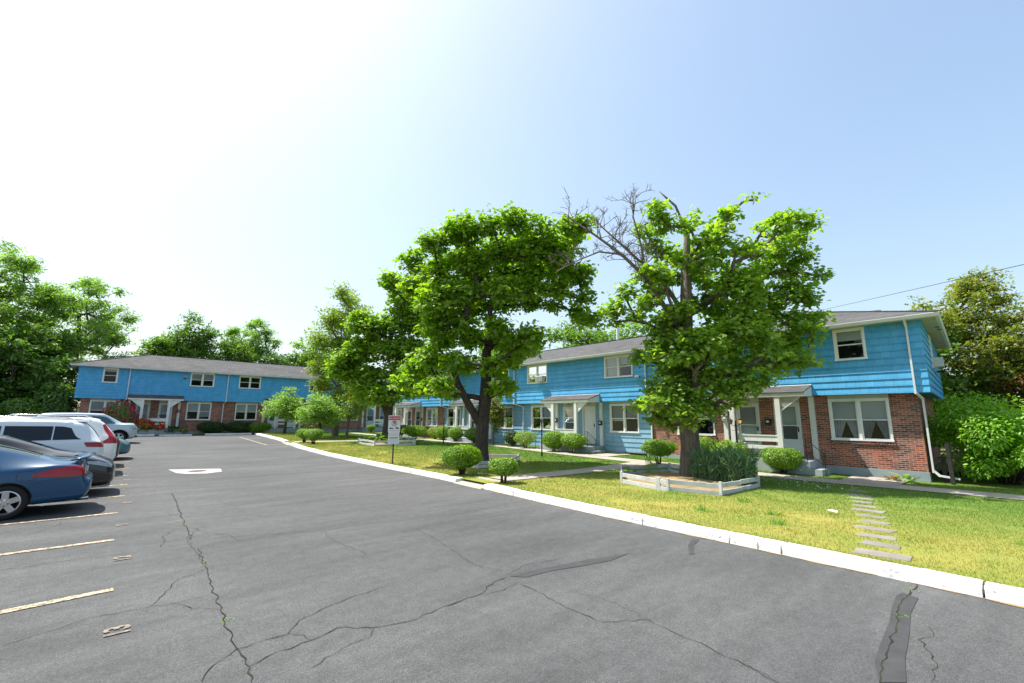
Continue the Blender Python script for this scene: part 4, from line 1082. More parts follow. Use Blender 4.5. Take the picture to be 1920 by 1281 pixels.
def wing(kind, label, a_lo, a_hi, mods, end_holes, number_text, ax_ground):
    fr = Frame(kind); base = fr(a_lo + 1, 0, 0)
    root = empty('apartment_building', base, label, 'building')
    depth = 8.0; U = .37; ev = .84; skew = .05 if kind == 'R' else 0.; se = skew * (depth + 2 * .84)
    # ---- lower walls
    for m in mods:
        a0, a1, c = m['a0'], m['a1'], m['c']
        W = [(c - 4.05, c - 2.22), (c + 2.22, c + 4.05)]
        holes = [(x0, x1, 1.23, 2.91) for x0, x1 in W]
        dz0 = .585
        drs = [(c - 1.24, c - .28), (c + .28, c + 1.24)]
        holes += [(x0, x1, dz0, 2.91) for x0, x1 in drs]
        fb = FB(fr)
        if m['kind'] == 'brick': flat_wall(fb, a0, a1, .265, 2.91, 0, holes); part(fb, 'brick_wall', M['brick'], root)
        else: lap_wall(fb, a0, a1, .265, 2.91, 0, holes, endcap=(False, False)); part(fb, 'siding_wall', M['lap'], root)
        for k, (x0, x1) in enumerate(W):
            window(fr, root, x0, x1, 1.23, 2.77, 0, blind=m['bl'][k], curtain=m.get('cur', [0, 0])[k], header=2.905, brick_sill=m['kind'] == 'brick')
        for k, (x0, x1) in enumerate(drs):
            door(fr, root, x0, x1, dz0, 2.66, 0, m['doors'][k], 2.905, hinge=m.get('hinge', (1, 1))[k])
        porch(fr, root, c, m.get('lat', False), m['zg'], m.get('steps', (True, True)))
        # house numbers over the doors
        for k, txt in m.get('num', {}).items():
            o = text_mesh('house_number', txt, .13, M['iron'], .004)
            x = (drs[k][0] + drs[k][1]) / 2; p = fr(x, .02, 2.80)
            o.location = p; o.rotation_euler = (R_(90), 0, R_(-90) if kind == 'R' else 0)
            o.parent = root; o.matrix_parent_inverse = world_inv(root)
        # ---- upper storey windows
        for (x0, x1, bld) in m['up']:
            window(fr, root, x0, x1, 4.17, 5.36, U, blind=bld)
    # ---- upper siding
    fb = FB(fr); holes = [(x0, x1, 4.17, 5.36) for m in mods for (x0, x1, b) in m['up']]
    lo, hi = a_lo, a_hi
    lap_wall(fb, lo, hi, 2.91, 5.37, U, holes)
    fb.q([(lo, -.02, 2.912), (hi, -.02, 2.912), (hi, U, 2.912), (lo, U, 2.912)])
    part(fb, 'upper_siding', M['shake'], root)
    # ---- end wall (towards low a) and back
    class EF(Frame):
        def __init__(s, base, a, sgn): s.b = base; s.a = a; s.sgn = sgn
        def __call__(s, t, d, z): return s.b(s.a - s.sgn * d + skew * (t + .37), -t, z)
    e = EF(fr, a_lo + U, 1); fb = FB(e); flat_wall(fb, 0, depth, .265, 2.91, 0, []); part(fb, 'brick_wall', M['brick'], root)
    fb = FB(e); lap_wall(fb, -U, depth + U, 2.91, 5.37, U, end_holes); fb.q([(-U, U, 2.912), (depth + U, U, 2.912), (depth + U, -.02, 2.912), (-U, -.02, 2.912)]); part(fb, 'upper_siding', M['shake'], root)
    for h in end_holes: window(e, root, *h, U, blind=(.4, .4))
    fb = FB(fr)
    fb.q([(a_lo + U + se, -depth, -.3), (a_hi, -depth, -.3), (a_hi, -depth, 5.37), (a_lo + U + se, -depth, 5.37)])
    fb.q([(a_hi, -depth, -.3), (a_hi, U, -.3), (a_hi, U, 5.37), (a_hi, -depth, 5.37)])
    part(fb, 'rear_wall', M['lap'], root)
    # ---- foundation
    fb = FB(fr)
    fb.bx(a_lo + U - .02, a_hi, -.3, .025, -.5, .262); fb.bx(a_lo + U - .005 + se, a_lo + U + .6, -depth, -.31, -.5, .262)
    part(fb, 'foundation', M['found'], root)
    # ---- eaves
    fb = FB(fr)
    zsof = 5.372; g0, g1 = a_lo - .45, a_hi + .2
    fb.q([(g0, U - .05, zsof), (g1, U - .05, zsof), (g1, ev - .09, zsof), (g0, ev - .09, zsof)])
    fb.q([(g0, U + .0, zsof + .001), (a_lo + .05, U, zsof + .001), (a_lo + .05 + se, -depth - ev, zsof + .001), (g0 + se, -depth - ev, zsof + .001)])
    part(fb, 'soffit', M['soffit'], root)
    for t in (1.9, 2.55):
        vb = FB(fr); vb.bx(a_lo - .30, a_lo - .18, -t + .37 - .22, -t + .37, zsof - .006, zsof - .002); part(vb, 'soffit_vent', M['iron'], root)
    fb = FB(fr)
    prof = [(ev - .12, 5.37), (ev - .03, 5.37), (ev, 5.43), (ev + .012, 5.475), (ev + .012, 5.50), (ev - .005, 5.50)]
    for (d0, z0), (d1, z1) in zip(prof[:-1], prof[1:]):
        fb.q([(g0 - .08 - (d0 - ev), d0, z0), (g1, d0, z0), (g1, d1, z1), (g0 - .08 - (d1 - ev), d1, z1)])
    for (d0, z0), (d1, z1) in zip(prof[:-1], prof[1:]):
        o0, o1 = g0 - .08 - (d0 - ev), g0 - .08 - (d1 - ev)
        fb.q([(o0, d0, z0), (o1, d1, z1), (o1 + se, -depth - ev, z1), (o0 + se, -depth - ev, z0)])
    part(fb, 'gutter', M['gutter'], root)
    # ---- hip roof
    fb = FB(fr); half = (depth + 2 * ev) / 2; ridge = 5.51 + half * .333; dm = ev - half
    x0 = g0 - .07; A, B = (x0, ev, 5.51), (g1 + .02, ev, 5.51); Cc, Dd = (g1 + .02, ev - 2 * half, 5.51), (x0 + se, ev - 2 * half, 5.51)
    R0, R1 = (x0 + half, dm, ridge), (g1 + .02, dm, ridge)
    n = 14
    fb.q([A, B, R1, R0]); fb.q([Dd, A, R0]); fb.q([Cc, Dd, R0, R1]); fb.q([B, Cc, R1])
    fb.q([(A[0], A[1], 5.485), (B[0], B[1], 5.485), B, A]); fb.q([(A[0], A[1], 5.485), A, Dd, (Dd[0], Dd[1], 5.485)])
    roof = part(fb, 'roof', M['shingle'], root)
    cp = FB(fr)
    for p, q in ((A, R0), (R0, R1)):
        cp.br((p[0], p[1], p[2] + .012), (q[0], q[1], q[2] + .012), .22, .03)
    sub(cp, 'ridge_cap', M['shingle'], roof)
    # ---- down pipes at the party walls
    for a, j, el in ax_ground: downspout(fr, root, a, 0.05, j, elbow=el)
    return fr, root

def make_buildings():
    rm = [
        dict(kind='brick', a0=2.35, a1=12.6, c=7.2, zg=.0, lat=True, doors=('half', 'full'), num={1: '75 A'}, bl=((.50, .5), (.52, .4)), cur=(1, 0), steps=(True, True),
             up=[(3.53, 4.5, (.35,)), (9.4, 10.4, (.4,))]),
        dict(kind='lap', a0=12.6, a1=22.7, c=17.43, zg=.11, doors=('solid', 'half'), num={0: '77 B', 1: '77 A'}, bl=((.5, .6), (.9, .9)), steps=(True, True), hinge=(1, 1),
             up=[(13.40, 15.22, (.4, .95)), (19.65, 21.46, (.5, .2))]),
        dict(kind='lap', a0=22.7, a1=31.8, c=27.3, zg=.2, doors=('solid', 'half'), bl=((.4, .5), (.0, .2)), up=[(23.3, 25.1, (.3, .2)), (29.4, 31.2, (.5, .5))]),
        dict(kind='brick', a0=31.8, a1=42.2, c=36.9, zg=.27, doors=('half', 'half'), bl=((.1, .1), (.4, .4)), up=[(32.9, 34.7, (.4, .5)), (39.3, 40.3, (.5,))]),
    ]
    frR, R = wing('R', 'long two storey blue apartment wing at right with a red brick end unit', 1.98, 42.2, rm, [(2.9, 3.9, 4.0, 5.3)],
                  None, [(2.35, -.12, -1), (12.62, 0, 0), (22.68, -.5, 0), (31.78, -.5, 0)])
    lm = [
        dict(kind='brick', a0=-1.85, a1=7.8, c=2.75, zg=.05, doors=('full', 'half'), bl=((.55, .5), (.5, .85)), steps=(False, True), up=[(-.8, .12, (.2,)), (4.95, 6.75, (.5, .5))]),
        dict(kind='brick', a0=7.8, a1=17.8, c=12.75, zg=.05, doors=('half', 'half'), bl=((.5, .5), (.5, .5)), steps=(True, True), up=[(8.70, 10.52, (.1, .1)), (14.97, 16.77, (.3, .3))]),
        dict(kind='brick', a0=17.8, a1=28.0, c=22.7, zg=.05, doors=('half', 'half'), bl=((.5, .5), (.5, .5)), up=[(18.65, 20.48, (.3, .3))]),
    ]
    frL, Lw = wing('L', 'two storey blue over brick apartment wing across the far end of the lot', -2.22, 28.0, lm, [], None, [(.85, -.12, 0), (7.81, -.1, 0), (17.79, 0, 0)])
    # vents, pipes and roof pieces
    vb = FB(frR); p = frR(17.3, -4.0, 0); vb.tube([(24.75, 17.35, 6.9), (24.75, 17.35, 8.05)], .10, 10); part(vb, 'vent_pipe', M['gutter'], R)
    # ---- things fixed on the walls
    def mailbox(fr, a, d, z, name_label, white=False):
        b = FB(fr); root = empty('mailbox', fr(a, d, z), name_label, 'mailbox', 'black wall mailboxes at the doors')
        b.bx(a - .12, a + .12, d, d + .09, z - .12, z + .10); part(b, 'box', M['grey_plastic'] if white else M['iron'], root, bevel=.008)
        l = FB(fr); l.bx(a - .125, a + .125, d - .002, d + .11, z + .105, z + .13); part(l, 'lid', M['paper'] if white else M['iron'], root)
        pp = FB(fr); pp.bx(a - .05, a + .06, d + .092, d + .10, z - .03, z + .06); part(pp, 'label_plate', M['paper'], root)
    mailbox(frR, 7.16, .004, 1.88, 'black mailbox with white papers on the brick between the two nearest doors')
    mailbox(frR, 8.88, .145, 2.02, 'pale grey mailbox on the white pilaster left of the nearest porch', True)
    mailbox(frR, 15.75, .145, 1.72, 'black mailbox on the right pilaster of the blue unit porch')
    mailbox(frR, 19.11, .145, 1.85, 'black mailbox on the left pilaster of the blue unit porch')
    mailbox(frL, 4.43, .145, 2.0, 'small dark mailbox on a white pilaster of the far wing porch')
    mailbox(frR, 35.25, .145, 1.8, 'dark mailbox beside the door of the brick unit behind the big maple')
    def ac(fr, a, d, z, label, w=.56):
        root = empty('air_conditioner', fr(a, d, z), label, 'air conditioner', 'window air conditioners of the right wing')
        b = FB(fr); b.bx(a - w / 2, a + w / 2, d - .02, d + .30, z, z + .36); part(b, 'casing', M['ac'], root, bevel=.012)
        g = FB(fr)
        for i in range(7): g.bx(a - w / 2 + .04, a + w / 2 - .04, d + .301, d + .309, z + .04 + i * .042, z + .062 + i * .042)
        part(g, 'grille', M['grey_plastic'], root)
    ac(frR, 20.1, .40, 4.25, 'white window air conditioner above the blue porch, the one fully in view')
    ac(frR, 23.75, .40, 4.22, 'white window air conditioner half hidden behind the maple leaves')
    endf = lambda t, d, z: frR(1.98 - d, -t, z)
    class W2:  # end wall frame
        def __call__(s, t, d, z): return (20.35 + t, 1.98 - d + .05 * t, z)
    ac(W2(), 3.75, .03, 4.05, 'white window air conditioner on the end wall at the right')
    def flood(fr, a, d, z, label, dark=False, s=1):
        root = empty('flood_light', fr(a, d, z), label, 'flood light', 'wall flood lights')
        b = FB(fr); b.bx(a - .06, a + .06, d, d + .07, z - .06, z + .06); part(b, 'mount', M['gutter'], root)
        h = FB(fr); h.bar(fr(a, d + .07, z), fr(a - .10 * s, d + .30, z - .03), .20, .06); part(h, 'head', M['iron'] if dark else M['ac'], root)
        l = FB(fr); l.bar(fr(a - .03 * s, d + .15, z - .035), fr(a - .10 * s, d + .31, z - .065), .15, .01); part(l, 'lens', M['frost'], root)
    flood(frR, 13.1, .40, 4.14, 'pale flood light on the blue wall beside the upper window above the blue unit')
    flood(W2(), 4.7, .03, 3.95, 'dark flood light under the end window at the far right', True)
    # wall vent of the far wing
    root = empty('wall_vent', frL(4.55, .4, 5.0), 'small grey hooded vent high on the far blue wall', 'vent')
    b = FB(frL); b.bx(4.40, 4.70, .39, .50, 4.88, 5.08); part(b, 'hood', M['grey_plastic'], root)
    b = FB(frL); b.bx(4.45, 4.65, .40, .47, 4.80, 4.875); part(b, 'louvre', M['iron'], root)
    # crawl space of the blue unit: near-black plate on the foundation paints its shade
    b = FB(frR); b.bx(13.0, 14.3, .026, .034, .02, .22); part(b, 'crawl_shade_plate', M['dark'], R)
    b = FB(frR); b.bar(frR(14.30, .05, .12), frR(14.12, .05, .12), .3, .05); part(b, 'crawl_board', M['found'], R)
    return frR, R, frL, Lw
# ------------------------------------------------------------------ cars
def car(name, label, loc, rz, st, wheels, tags, mats, wheel_r=.32, tw=.2, rim_kind='five', arch=1.12, group='cars parked along the left side', extras=None, levels=2, cat='car', sub_mats=None):
    """st: stations rear to front: (x, w, zb, zs, zr, wr).  tags: rules (s0,s1,k0,k1,part).  Half section has 11 points."""
    root = empty(name, loc, label, cat, group, rz)
    def half(x, w, zb, zs, zr, wr):
        h = zs - zb
        cab = zr - zs > .12
        p = [(0, zb), (w - .16, zb), (w - .035, zb + .05), (w - .005, zb + .30 * h), (w, zb + .62 * h), (w - .03, zs - .05), (w - .07, zs)]
        if cab: p += [(wr, zr - .075), (wr - .06, zr - .02), (wr * .55, zr + .005), (0, zr + .012)]
        else: p += [(w * .80, zs + (zr - zs) * .45), (w * .62, zs + (zr - zs) * .75), (w * .35, zr - .003), (0, zr)]
        return p
    H = 11; bm = bmesh.new(); rows = []
    for s_ in st:
        hp = half(*s_); x = s_[0]
        left = [bm.verts.new((x, y, z)) for y, z in hp]
        right = [left[0]] + [bm.verts.new((x, -y, z)) for y, z in hp[1:-1]] + [left[-1]]
        rows.append((left, right))
    names = ['body']
    def which(i, k):
        r = 'body'
        for s0, s1, k0, k1, nm in tags:
            if s0 <= i < s1 and k0 <= k < k1: r = nm
        if r not in names: names.append(r)
        return names.index(r)
    for i in range(len(st) - 1):
        for sd in (0, 1):
            A, B = rows[i][sd], rows[i + 1][sd]
            for k in range(H - 1):
                vs = [A[k], A[k + 1], B[k + 1], B[k]]
                if sd: vs.reverse()
                f = bm.faces.new(vs); f.material_index = which(i, k); f.smooth = True
    for i, key in ((0, -1), (len(st) - 1, 99)):
        L, Rr = rows[i]
        for k in range(H - 1):
            vs = [L[k], L[k + 1]] + ([Rr[k + 1]] if k + 1 < H - 1 else []) + ([Rr[k]] if k > 0 else [])
            if i == 0: vs.reverse()
            f = bm.faces.new(vs); f.material_index = which(key, k); f.smooth = True
    bmesh.ops.recalc_face_normals(bm, faces=bm.faces)
    me = bpy.data.meshes.new('tmp'); bm.to_mesh(me); bm.free()
    MT = dict(mats)
    for nm in names: me.materials.append(MT.get(nm, MT['body']))
    me.materials.append(M['liner'])
    o = bpy.data.objects.new('tmp', me); COL.objects.link(o)
    sub_ = o.modifiers.new('s', 'SUBSURF'); sub_.levels = levels; sub_.render_levels = levels
    cut = []
    for wx in wheels:
        for sg in (-1, 1):
            mb = MB(); prof = [(0, -.22), (wheel_r * arch, -.22), (wheel_r * arch, .30), (0, .30)]
            mb.lathe(prof, 36, (wx, sg * (max(s[1] for s in st) - .05) + (0 if sg > 0 else -.08), wheel_r), 'y')
            c = mb.build('cut', M['liner']); cut.append(c)
            b = o.modifiers.new('b', 'BOOLEAN'); b.operation = 'DIFFERENCE'; b.object = c; b.solver = 'EXACT'
            b.material_mode = 'TRANSFER'
    dg = bpy.context.evaluated_depsgraph_get(); dg.update()
    ev = bpy.data.meshes.new_from_object(o.evaluated_get(dg))
    bvh = BVHTree.FromObject(o.evaluated_get(dg), dg) if False else None
    for c in cut: m_ = c.data; bpy.data.objects.remove(c); bpy.data.meshes.remove(m_)
    bpy.data.objects.remove(o)
    vs = [v.co.copy() for v in ev.vertices]; polys = [(tuple(p.vertices), p.material_index) for p in ev.polygons]
    bvh = BVHTree.FromPolygons(vs, [p[0] for p in polys])
    mnames = [m.name for m in ev.materials]
    bpy.data.meshes.remove(ev)
    if len(mnames) > len(names): pass
    groups = {}
    for p, mi in polys: groups.setdefault(min(mi, len(names)), []).append(p)
    objs = {}
    bev = None
    order = list(range(len(names))) + [len(names)]
    body = None
    for gi in order:
        if gi not in groups: continue
        nm = names[gi] if gi < len(names) else 'wheel_arch'
        fs = groups[gi]; comps = components(fs)
        if nm in ('body', 'wheel_arch'): comps = [fs]
        for comp in comps:
            idx = {}; v2 = []; f2 = []
            for f in comp:
                q = []
                for v in f:
                    if v not in idx: idx[v] = len(v2); v2.append(vs[v])
                    q.append(idx[v])
                f2.append(q)
            mb = MB(); mb.add(v2, f2)
            mt = MT.get(nm, MT['body']) if nm != 'wheel_arch' else M['liner']
            ob = mb.build(nm if nm != 'body' else 'body', mt, root, smooth=True, recalc=False)
            objs.setdefault(nm, []).append(ob)
    # wheels
    for wx in wheels:
        for sg in (-1, 1):
            yc = sg * (max(s[1] for s in st) - .03 - tw / 2)
            mb = MB(); R0 = wheel_r; ri = wheel_r * .69
            mb.lathe([(ri, -tw / 2), (R0 - .03, -tw / 2 - .005), (R0 - .008, -tw / 2 + .02), (R0, -tw / 2 + .05), (R0, tw / 2 - .05), (R0 - .008, tw / 2 - .02), (R0 - .03, tw / 2 + .005), (ri, tw / 2), (ri - .01, tw / 2 - .05), (ri - .01, -tw / 2 + .05), (ri, -tw / 2)], 40, (wx, yc, R0), 'y')
            t = mb.build('wheel', M['tyre'], root, smooth=True)
            rm = MB(); yo = yc + sg * (tw / 2 - .005)
            rm.lathe([(ri + .004, -sg * .10), (ri + .004, 0), (ri - .02, sg * .006), (ri - .035, -sg * .02)], 36, (wx, yo, R0), 'y')
            nsp = 5
            for i in range(nsp):
                a = 2 * math.pi * i / nsp + .31; ca, sa = math.cos(a), math.sin(a)
                def P(r, tt, y): return (wx + r * ca - tt * sa, yo + sg * y, R0 + r * sa + tt * ca)
                w0, w1 = (.048, .038) if rim_kind == 'five' else (.03, .022)
                vs_ = [P(.04, -w0, -.005), P(.04, w0, -.005), P(ri - .015, w1 * 1.25, -.004), P(ri - .015, -w1 * 1.25, -.004), P(.04, -w0, -.05), P(.04, w0, -.05), P(ri - .015, w1 * 1.25, -.05), P(ri - .015, -w1 * 1.25, -.05)]
                rm.add(vs_, [(0, 1, 2, 3), (4, 7, 6, 5), (0, 4, 5, 1), (1, 5, 6, 2), (2, 6, 7, 3), (3, 7, 4, 0)])
            rm.lathe([(0, sg * .004), (.035, sg * .004), (.07, -sg * .002), (.085, -sg * .02), (.085, -sg * .05)], 20, (wx, yo, R0), 'y')
            rim = rm.build('rim', M['alloy'], t, smooth=False)
            ln = MB(); 
            for i in range(nsp):
                a = 2 * math.pi * i / nsp + .31 + math.pi / nsp; ln.lathe([(0, sg * .008), (.011, sg * .008), (.011, -sg * .01)], 8, (wx + .055 * math.cos(a), yo, R0 + .055 * math.sin(a)), 'y')
            ln.build('lug_nut', M['iron'], t)
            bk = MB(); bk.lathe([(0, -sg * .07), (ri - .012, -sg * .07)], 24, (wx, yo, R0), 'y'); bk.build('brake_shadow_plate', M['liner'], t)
    # helper to lay seams and handles on the flanks
    def side(x, z, sg, out=.002):
        h = bvh.ray_cast(Vector((x, sg * 2, z)), Vector((0, -sg, 0)))
        return None if h[0] is None else h[0] + Vector((0, sg * out, 0))
    def seam(pts, sg=1, w=.008, mat=None, nm='door_seam', sub_=10):
        mb = MB(); P = []
        for (x0, z0), (x1, z1) in zip(pts[:-1], pts[1:]):
            for i in range(sub_): P.append((x0 + (x1 - x0) * i / sub_, z0 + (z1 - z0) * i / sub_))
        P.append(pts[-1]); Q = [side(x, z, sg, .0025) for x, z in P]; Q = [q for q in Q if q is not None]
        for a, b in zip(Q[:-1], Q[1:]):
            d = (b - a); 
            if d.length < 1e-5 or d.length > .3: continue
            nrm = Vector((0, sg, 0)); q = d.normalized().cross(nrm) * w / 2
            mb.face([a - q, a + q, b + q, b - q])
        if mb.f: return mb.build(nm, mat or M['black_trim'], root, recalc=False)
    def flat(pts, sg, nm, mat, out=.004):
        mb = MB(); Q = [side(x, z, sg, out) for x, z in pts]
        if all(q is not None for q in Q): mb.face(Q); return mb.build(nm, mat, root)
    def patch(ca, cb, sg, nm, mat, out=.009, n=22, m=12):
        """piece between two curves in side view (x,z), laid on the flank"""
        def samp(c, t):
            k = t * (len(c) - 1); i = min(int(k), len(c) - 2); f = k - i
            return (c[i][0] * (1 - f) + c[i + 1][0] * f, c[i][1] * (1 - f) + c[i + 1][1] * f)
        rows_ = []
        for i in range(n + 1):
            a, b = samp(ca, i / n), samp(cb, i / n)
            rows_.append([side(a[0] + (b[0] - a[0]) * j / m, a[1] + (b[1] - a[1]) * j / m, sg, out) for j in range(m + 1)])
        mb = MB()
        for i in range(n):
            for j in range(m):
                q = [rows_[i][j], rows_[i][j + 1], rows_[i + 1][j + 1], rows_[i + 1][j]]
                if all(v is not None for v in q) and max((q[0] - q[2]).length, (q[1] - q[3]).length) < .6: mb.face(q)
        if not mb.f: return None
        o = mb.build(nm, mat, root, smooth=True, recalc=False)
        bm_ = bmesh.new(); bm_.from_mesh(o.data); bmesh.ops.remove_doubles(bm_, verts=bm_.verts, dist=1e-4); bmesh.ops.recalc_face_normals(bm_, faces=bm_.faces); bm_.to_mesh(o.data); bm_.free(); o.data.polygons.foreach_set('use_smooth', [True] * len(o.data.polygons))
        return o
    def tailpatch(ca, cb, nm, mat, out=.012, n=22, m=14, c=(1.2, 0)):
        """piece given as (angle from the tail axis, z), laid round the tail corner"""
        rows_ = []
        def hit(a, z):
            d = Vector((-math.cos(a), math.sin(a), 0)); o_ = Vector((c[0], c[1], z)) + d * 3
            h = bvh.ray_cast(o_, -d); return None if h[0] is None else h[0] + d * out
        for i in range(n + 1):
            t = i / n; k = t * (len(ca) - 1); q = min(int(k), len(ca) - 2); f = k - q
            A = [ca[q][e] * (1 - f) + ca[q + 1][e] * f for e in (0, 1)]; B = [cb[q][e] * (1 - f) + cb[q + 1][e] * f for e in (0, 1)]
            rows_.append([hit(A[0] + (B[0] - A[0]) * j / m, A[1] + (B[1] - A[1]) * j / m) for j in range(m + 1)])
        mb = MB()
        for i in range(n):
            for j in range(m):
                q = [rows_[i][j], rows_[i][j + 1], rows_[i + 1][j + 1], rows_[i + 1][j]]
                if all(v is not None for v in q): mb.face(q)
        o = mb.build(nm, mat, root, smooth=True, recalc=False)
        bm_ = bmesh.new(); bm_.from_mesh(o.data); bmesh.ops.remove_doubles(bm_, verts=bm_.verts, dist=1e-4); bmesh.ops.recalc_face_normals(bm_, faces=bm_.faces); bm_.to_mesh(o.data); bm_.free(); o.data.polygons.foreach_set('use_smooth', [True] * len(o.data.polygons))
        return o
    def handle(x, z, sg, mat):
        p = side(x, z, sg, 0)
        if p is None: return
        mb = MB(); mb.tube([(x - .09, p.y, z), (x - .07, p.y + sg * .035, z + .004), (x + .07, p.y + sg * .035, z + .006), (x + .09, p.y, z)], [.012, .015, .015, .012], 8)
        return mb.build('door_handle', mat, root, smooth=True)
    def mirror(x, z, sg, mat):
        p = side(x, z, sg, 0) or Vector((x, sg * .85, z))
        mb = MB(); c = Vector((x, p.y + sg * .14, z + .03))
        vs_ = []; n = 10
        for (dx, sc) in ((-.07, .75), (-.05, 1.), (.03, .95), (.09, .6), (.12, .2)):
            vs_ += [(c.x + dx, c.y + .10 * sc * math.cos(6.283 * k / n), c.z + .07 * sc * math.sin(6.283 * k / n)) for k in range(n)]
        fs_ = [(i * n + k, i * n + (k + 1) % n, (i + 1) * n + (k + 1) % n, (i + 1) * n + k) for i in range(4) for k in range(n)] + [tuple(range(n)), tuple(range(4 * n, 5 * n))]
        mb.add(vs_, fs_); mb.bar(p, (c.x, c.y - sg * .06, c.z - .04), .05, .03)
        return mb.build('mirror', mat, root, smooth=True)
    if extras: extras(dict(root=root, side=side, seam=seam, flat=flat, patch=patch, tailpatch=tailpatch, handle=handle, mirror=mirror, bvh=bvh, objs=objs, st=st))
    return root

def components(faces):
    par = {}
    def find(a):
        while par.setdefault(a, a) != a: par[a] = par[par[a]]; a = par[a]
        return a
    for f in faces:
        r = find(f[0])
        for v in f[1:]: par[find(v)] = r
    out = {}
    for f in faces: out.setdefault(find(f[0]), []).append(f)
    return list(out.values())

def make_cars():
    # ---- blue two door coupe, tail to the lane.  x=0 rear bumper, heading away from the lane
    st = [(.00, .66, .44, .60, .635, .4), (.02, .76, .38, .635, .66, .5), (.075, .83, .30, .66, .70, .55), (.12, .845, .27, .70, .80, .55), (.15, .85, .25, .86, .95, .58), (.20, .865, .24, .945, 1.01, .6), (.46, .885, .225, .975, 1.035, .6), (.64, .893, .22, .972, 1.055, .60),
          (.80, .90, .21, .955, 1.115, .585), (1.15, .905, .20, .935, 1.25, .565), (1.50, .905, .195, .925, 1.355, .56), (1.62, .905, .195, .92, 1.375, .56), (2.1, .907, .19, .91, 1.405, .565), (2.55, .907, .19, .905, 1.395, .565), (2.65, .907, .19, .905, 1.385, .565),
          (2.95, .905, .19, .905, 1.29, .56), (3.45, .90, .19, .91, 1.04, .62), (3.55, .90, .195, .905, .985, .6), (4.1, .88, .20, .84, .90, .55), (4.55, .80, .22, .73, .78, .5), (4.70, .70, .26, .64, .67, .4), (4.76, .55, .34, .56, .58, .3)]
    tags = [(8, 10, 8, 10, 'rear_window'), (14, 16, 8, 10, 'windshield'), (19, 21, 4, 6, 'headlight')]
    def ex(e):
        r, seam, handle = e['root'], e['seam'], e['handle']
        # spoiler on two feet
        mb = MB(); n = 16; rows = []
        for i in range(n + 1):
            y = -.70 + 1.40 * i / n; dz = .115 - .055 * abs(y / .70) ** 3; xo = .11 + .10 * abs(y / .7) ** 2.5
            rows.append([(xo - .10, y, 1.0 + dz + .022), (xo + .05, y, 1.0 + dz + .012), (xo + .17, y, 1.0 + dz - .018), (xo + .14, y, 1.0 + dz - .032), (xo + .02, y, 1.0 + dz - .014), (xo - .09, y, 1.0 + dz + .006)])
        vs = [v for q in rows for v in q]; fs = [(i * 6 + k, i * 6 + (k + 1) % 6, (i + 1) * 6 + (k + 1) % 6, (i + 1) * 6 + k) for i in range(n) for k in range(6)] + [tuple(range(6)), tuple(range(n * 6, n * 6 + 6))]
        mb.add(vs, fs); mb.build('spoiler', M['p_blue'], r, smooth=True)
        for y in (-.62, .62):
            b = MB(); b.bar((.24, y, .95), (.22, y * .98, 1.06), .10, .035); b.build('spoiler_foot', M['p_blue'], r, bevel=.01)
        for sg in (1, -1):
            seam([(1.30, .92), (1.38, .75), (1.36, .40), (1.30, .26)], sg); seam([(2.92, .90), (2.98, .6), (2.95, .28)], sg); seam([(1.30, .275), (2.95, .275)], sg)
            handle(1.52, .80, sg, M['p_blue']); e['mirror'](2.85, .93, sg, M['p_blue'])
        seam([(.86, .70), (.82, .72), (.82, .85), (.86, .87), (1.03, .87), (1.07, .85), (1.07, .72), (1.03, .70), (.86, .70)], 1, .007, nm='fuel_door_seam')
        [seam([(.14, .70), (.5, .70), (.80, .66), (.86, .58)], q_, .007, nm='bumper_seam') for q_ in (1, -1)]
        for sg in (1, -1):
            e['tailpatch']([(sg * .44, .895), (sg * .60, .94), (sg * .74, .945), (sg * .95, .91), (sg * 1.20, .81)], [(sg * .44, .73), (sg * .60, .73), (sg * .74, .735), (sg * .95, .745), (sg * 1.22, .77)], 'tail_light', M['tail'])
            e['patch']([(1.30, .955), (1.48, 1.13), (1.65, 1.20)], [(1.36, .95), (1.50, .94), (1.66, .94)], sg, 'side_window', M['carglass'])
            e['patch']([(1.72, 1.21), (2.1, 1.255), (2.55, 1.25), (2.95, 1.14), (3.2, .97)], [(1.72, .94), (2.1, .93), (2.55, .925), (2.95, .925), (3.2, .93)], sg, 'side_window', M['carglass'])
        mb = MB(); mb.box(.10, .14, -.26, .26, .72, .86); mb.build('number_plate', M['paper'], r, bevel=.004)
        mb = MB(); mb.tube([(.02, .52, .265), (.22, .52, .265)], [.045, .045], 12, cap=False); mb.build('exhaust', M['chrome'], r, smooth=True)
    C_ = {'body': M['p_blue'], 'rear_window': M['carglass'], 'windshield': M['carglass'], 'side_window': M['carglass'], 'tail_light': M['tail'], 'headlight': M['head']}
    car('coupe', 'dark blue two door coupe with rear spoiler, nearest parked car at the left edge', (-.12, 13.72, 0), R_(180), st, (1.17, 3.85), tags, C_, .318, .215, 'five', 1.15, extras=ex)
    # ---- black sedan nose to the lane: x=0 tail, heading +X
    st = [(0., .6, .40, .70, .75, .4), (.05, .74, .30, .95, 1.0, .5), (.2, .84, .25, 1.02, 1.07, .55), (.55, .89, .22, 1.04, 1.10, .6), (.95, .91, .20, 1.03, 1.25, .57), (1.35, .915, .195, 1.02, 1.43, .575), (1.45, .915, .195, 1.015, 1.455, .575), (2.05, .92, .19, 1.0, 1.50, .585), (2.15, .92, .19, 1.0, 1.50, .585), (2.75, .92, .19, .99, 1.47, .58), (2.85, .92, .19, .99, 1.45, .575),
          (3.15, .915, .19, 1.0, 1.34, .57), (3.65, .91, .19, 1.02, 1.15, .62), (3.75, .91, .195, 1.015, 1.115, .6), (4.2, .895, .20, .955, 1.04, .55), (4.52, .87, .21, .875, .945, .5), (4.74, .82, .23, .79, .83, .45), (4.85, .72, .27, .70, .73, .4), (4.89, .58, .34, .62, .64, .3)]
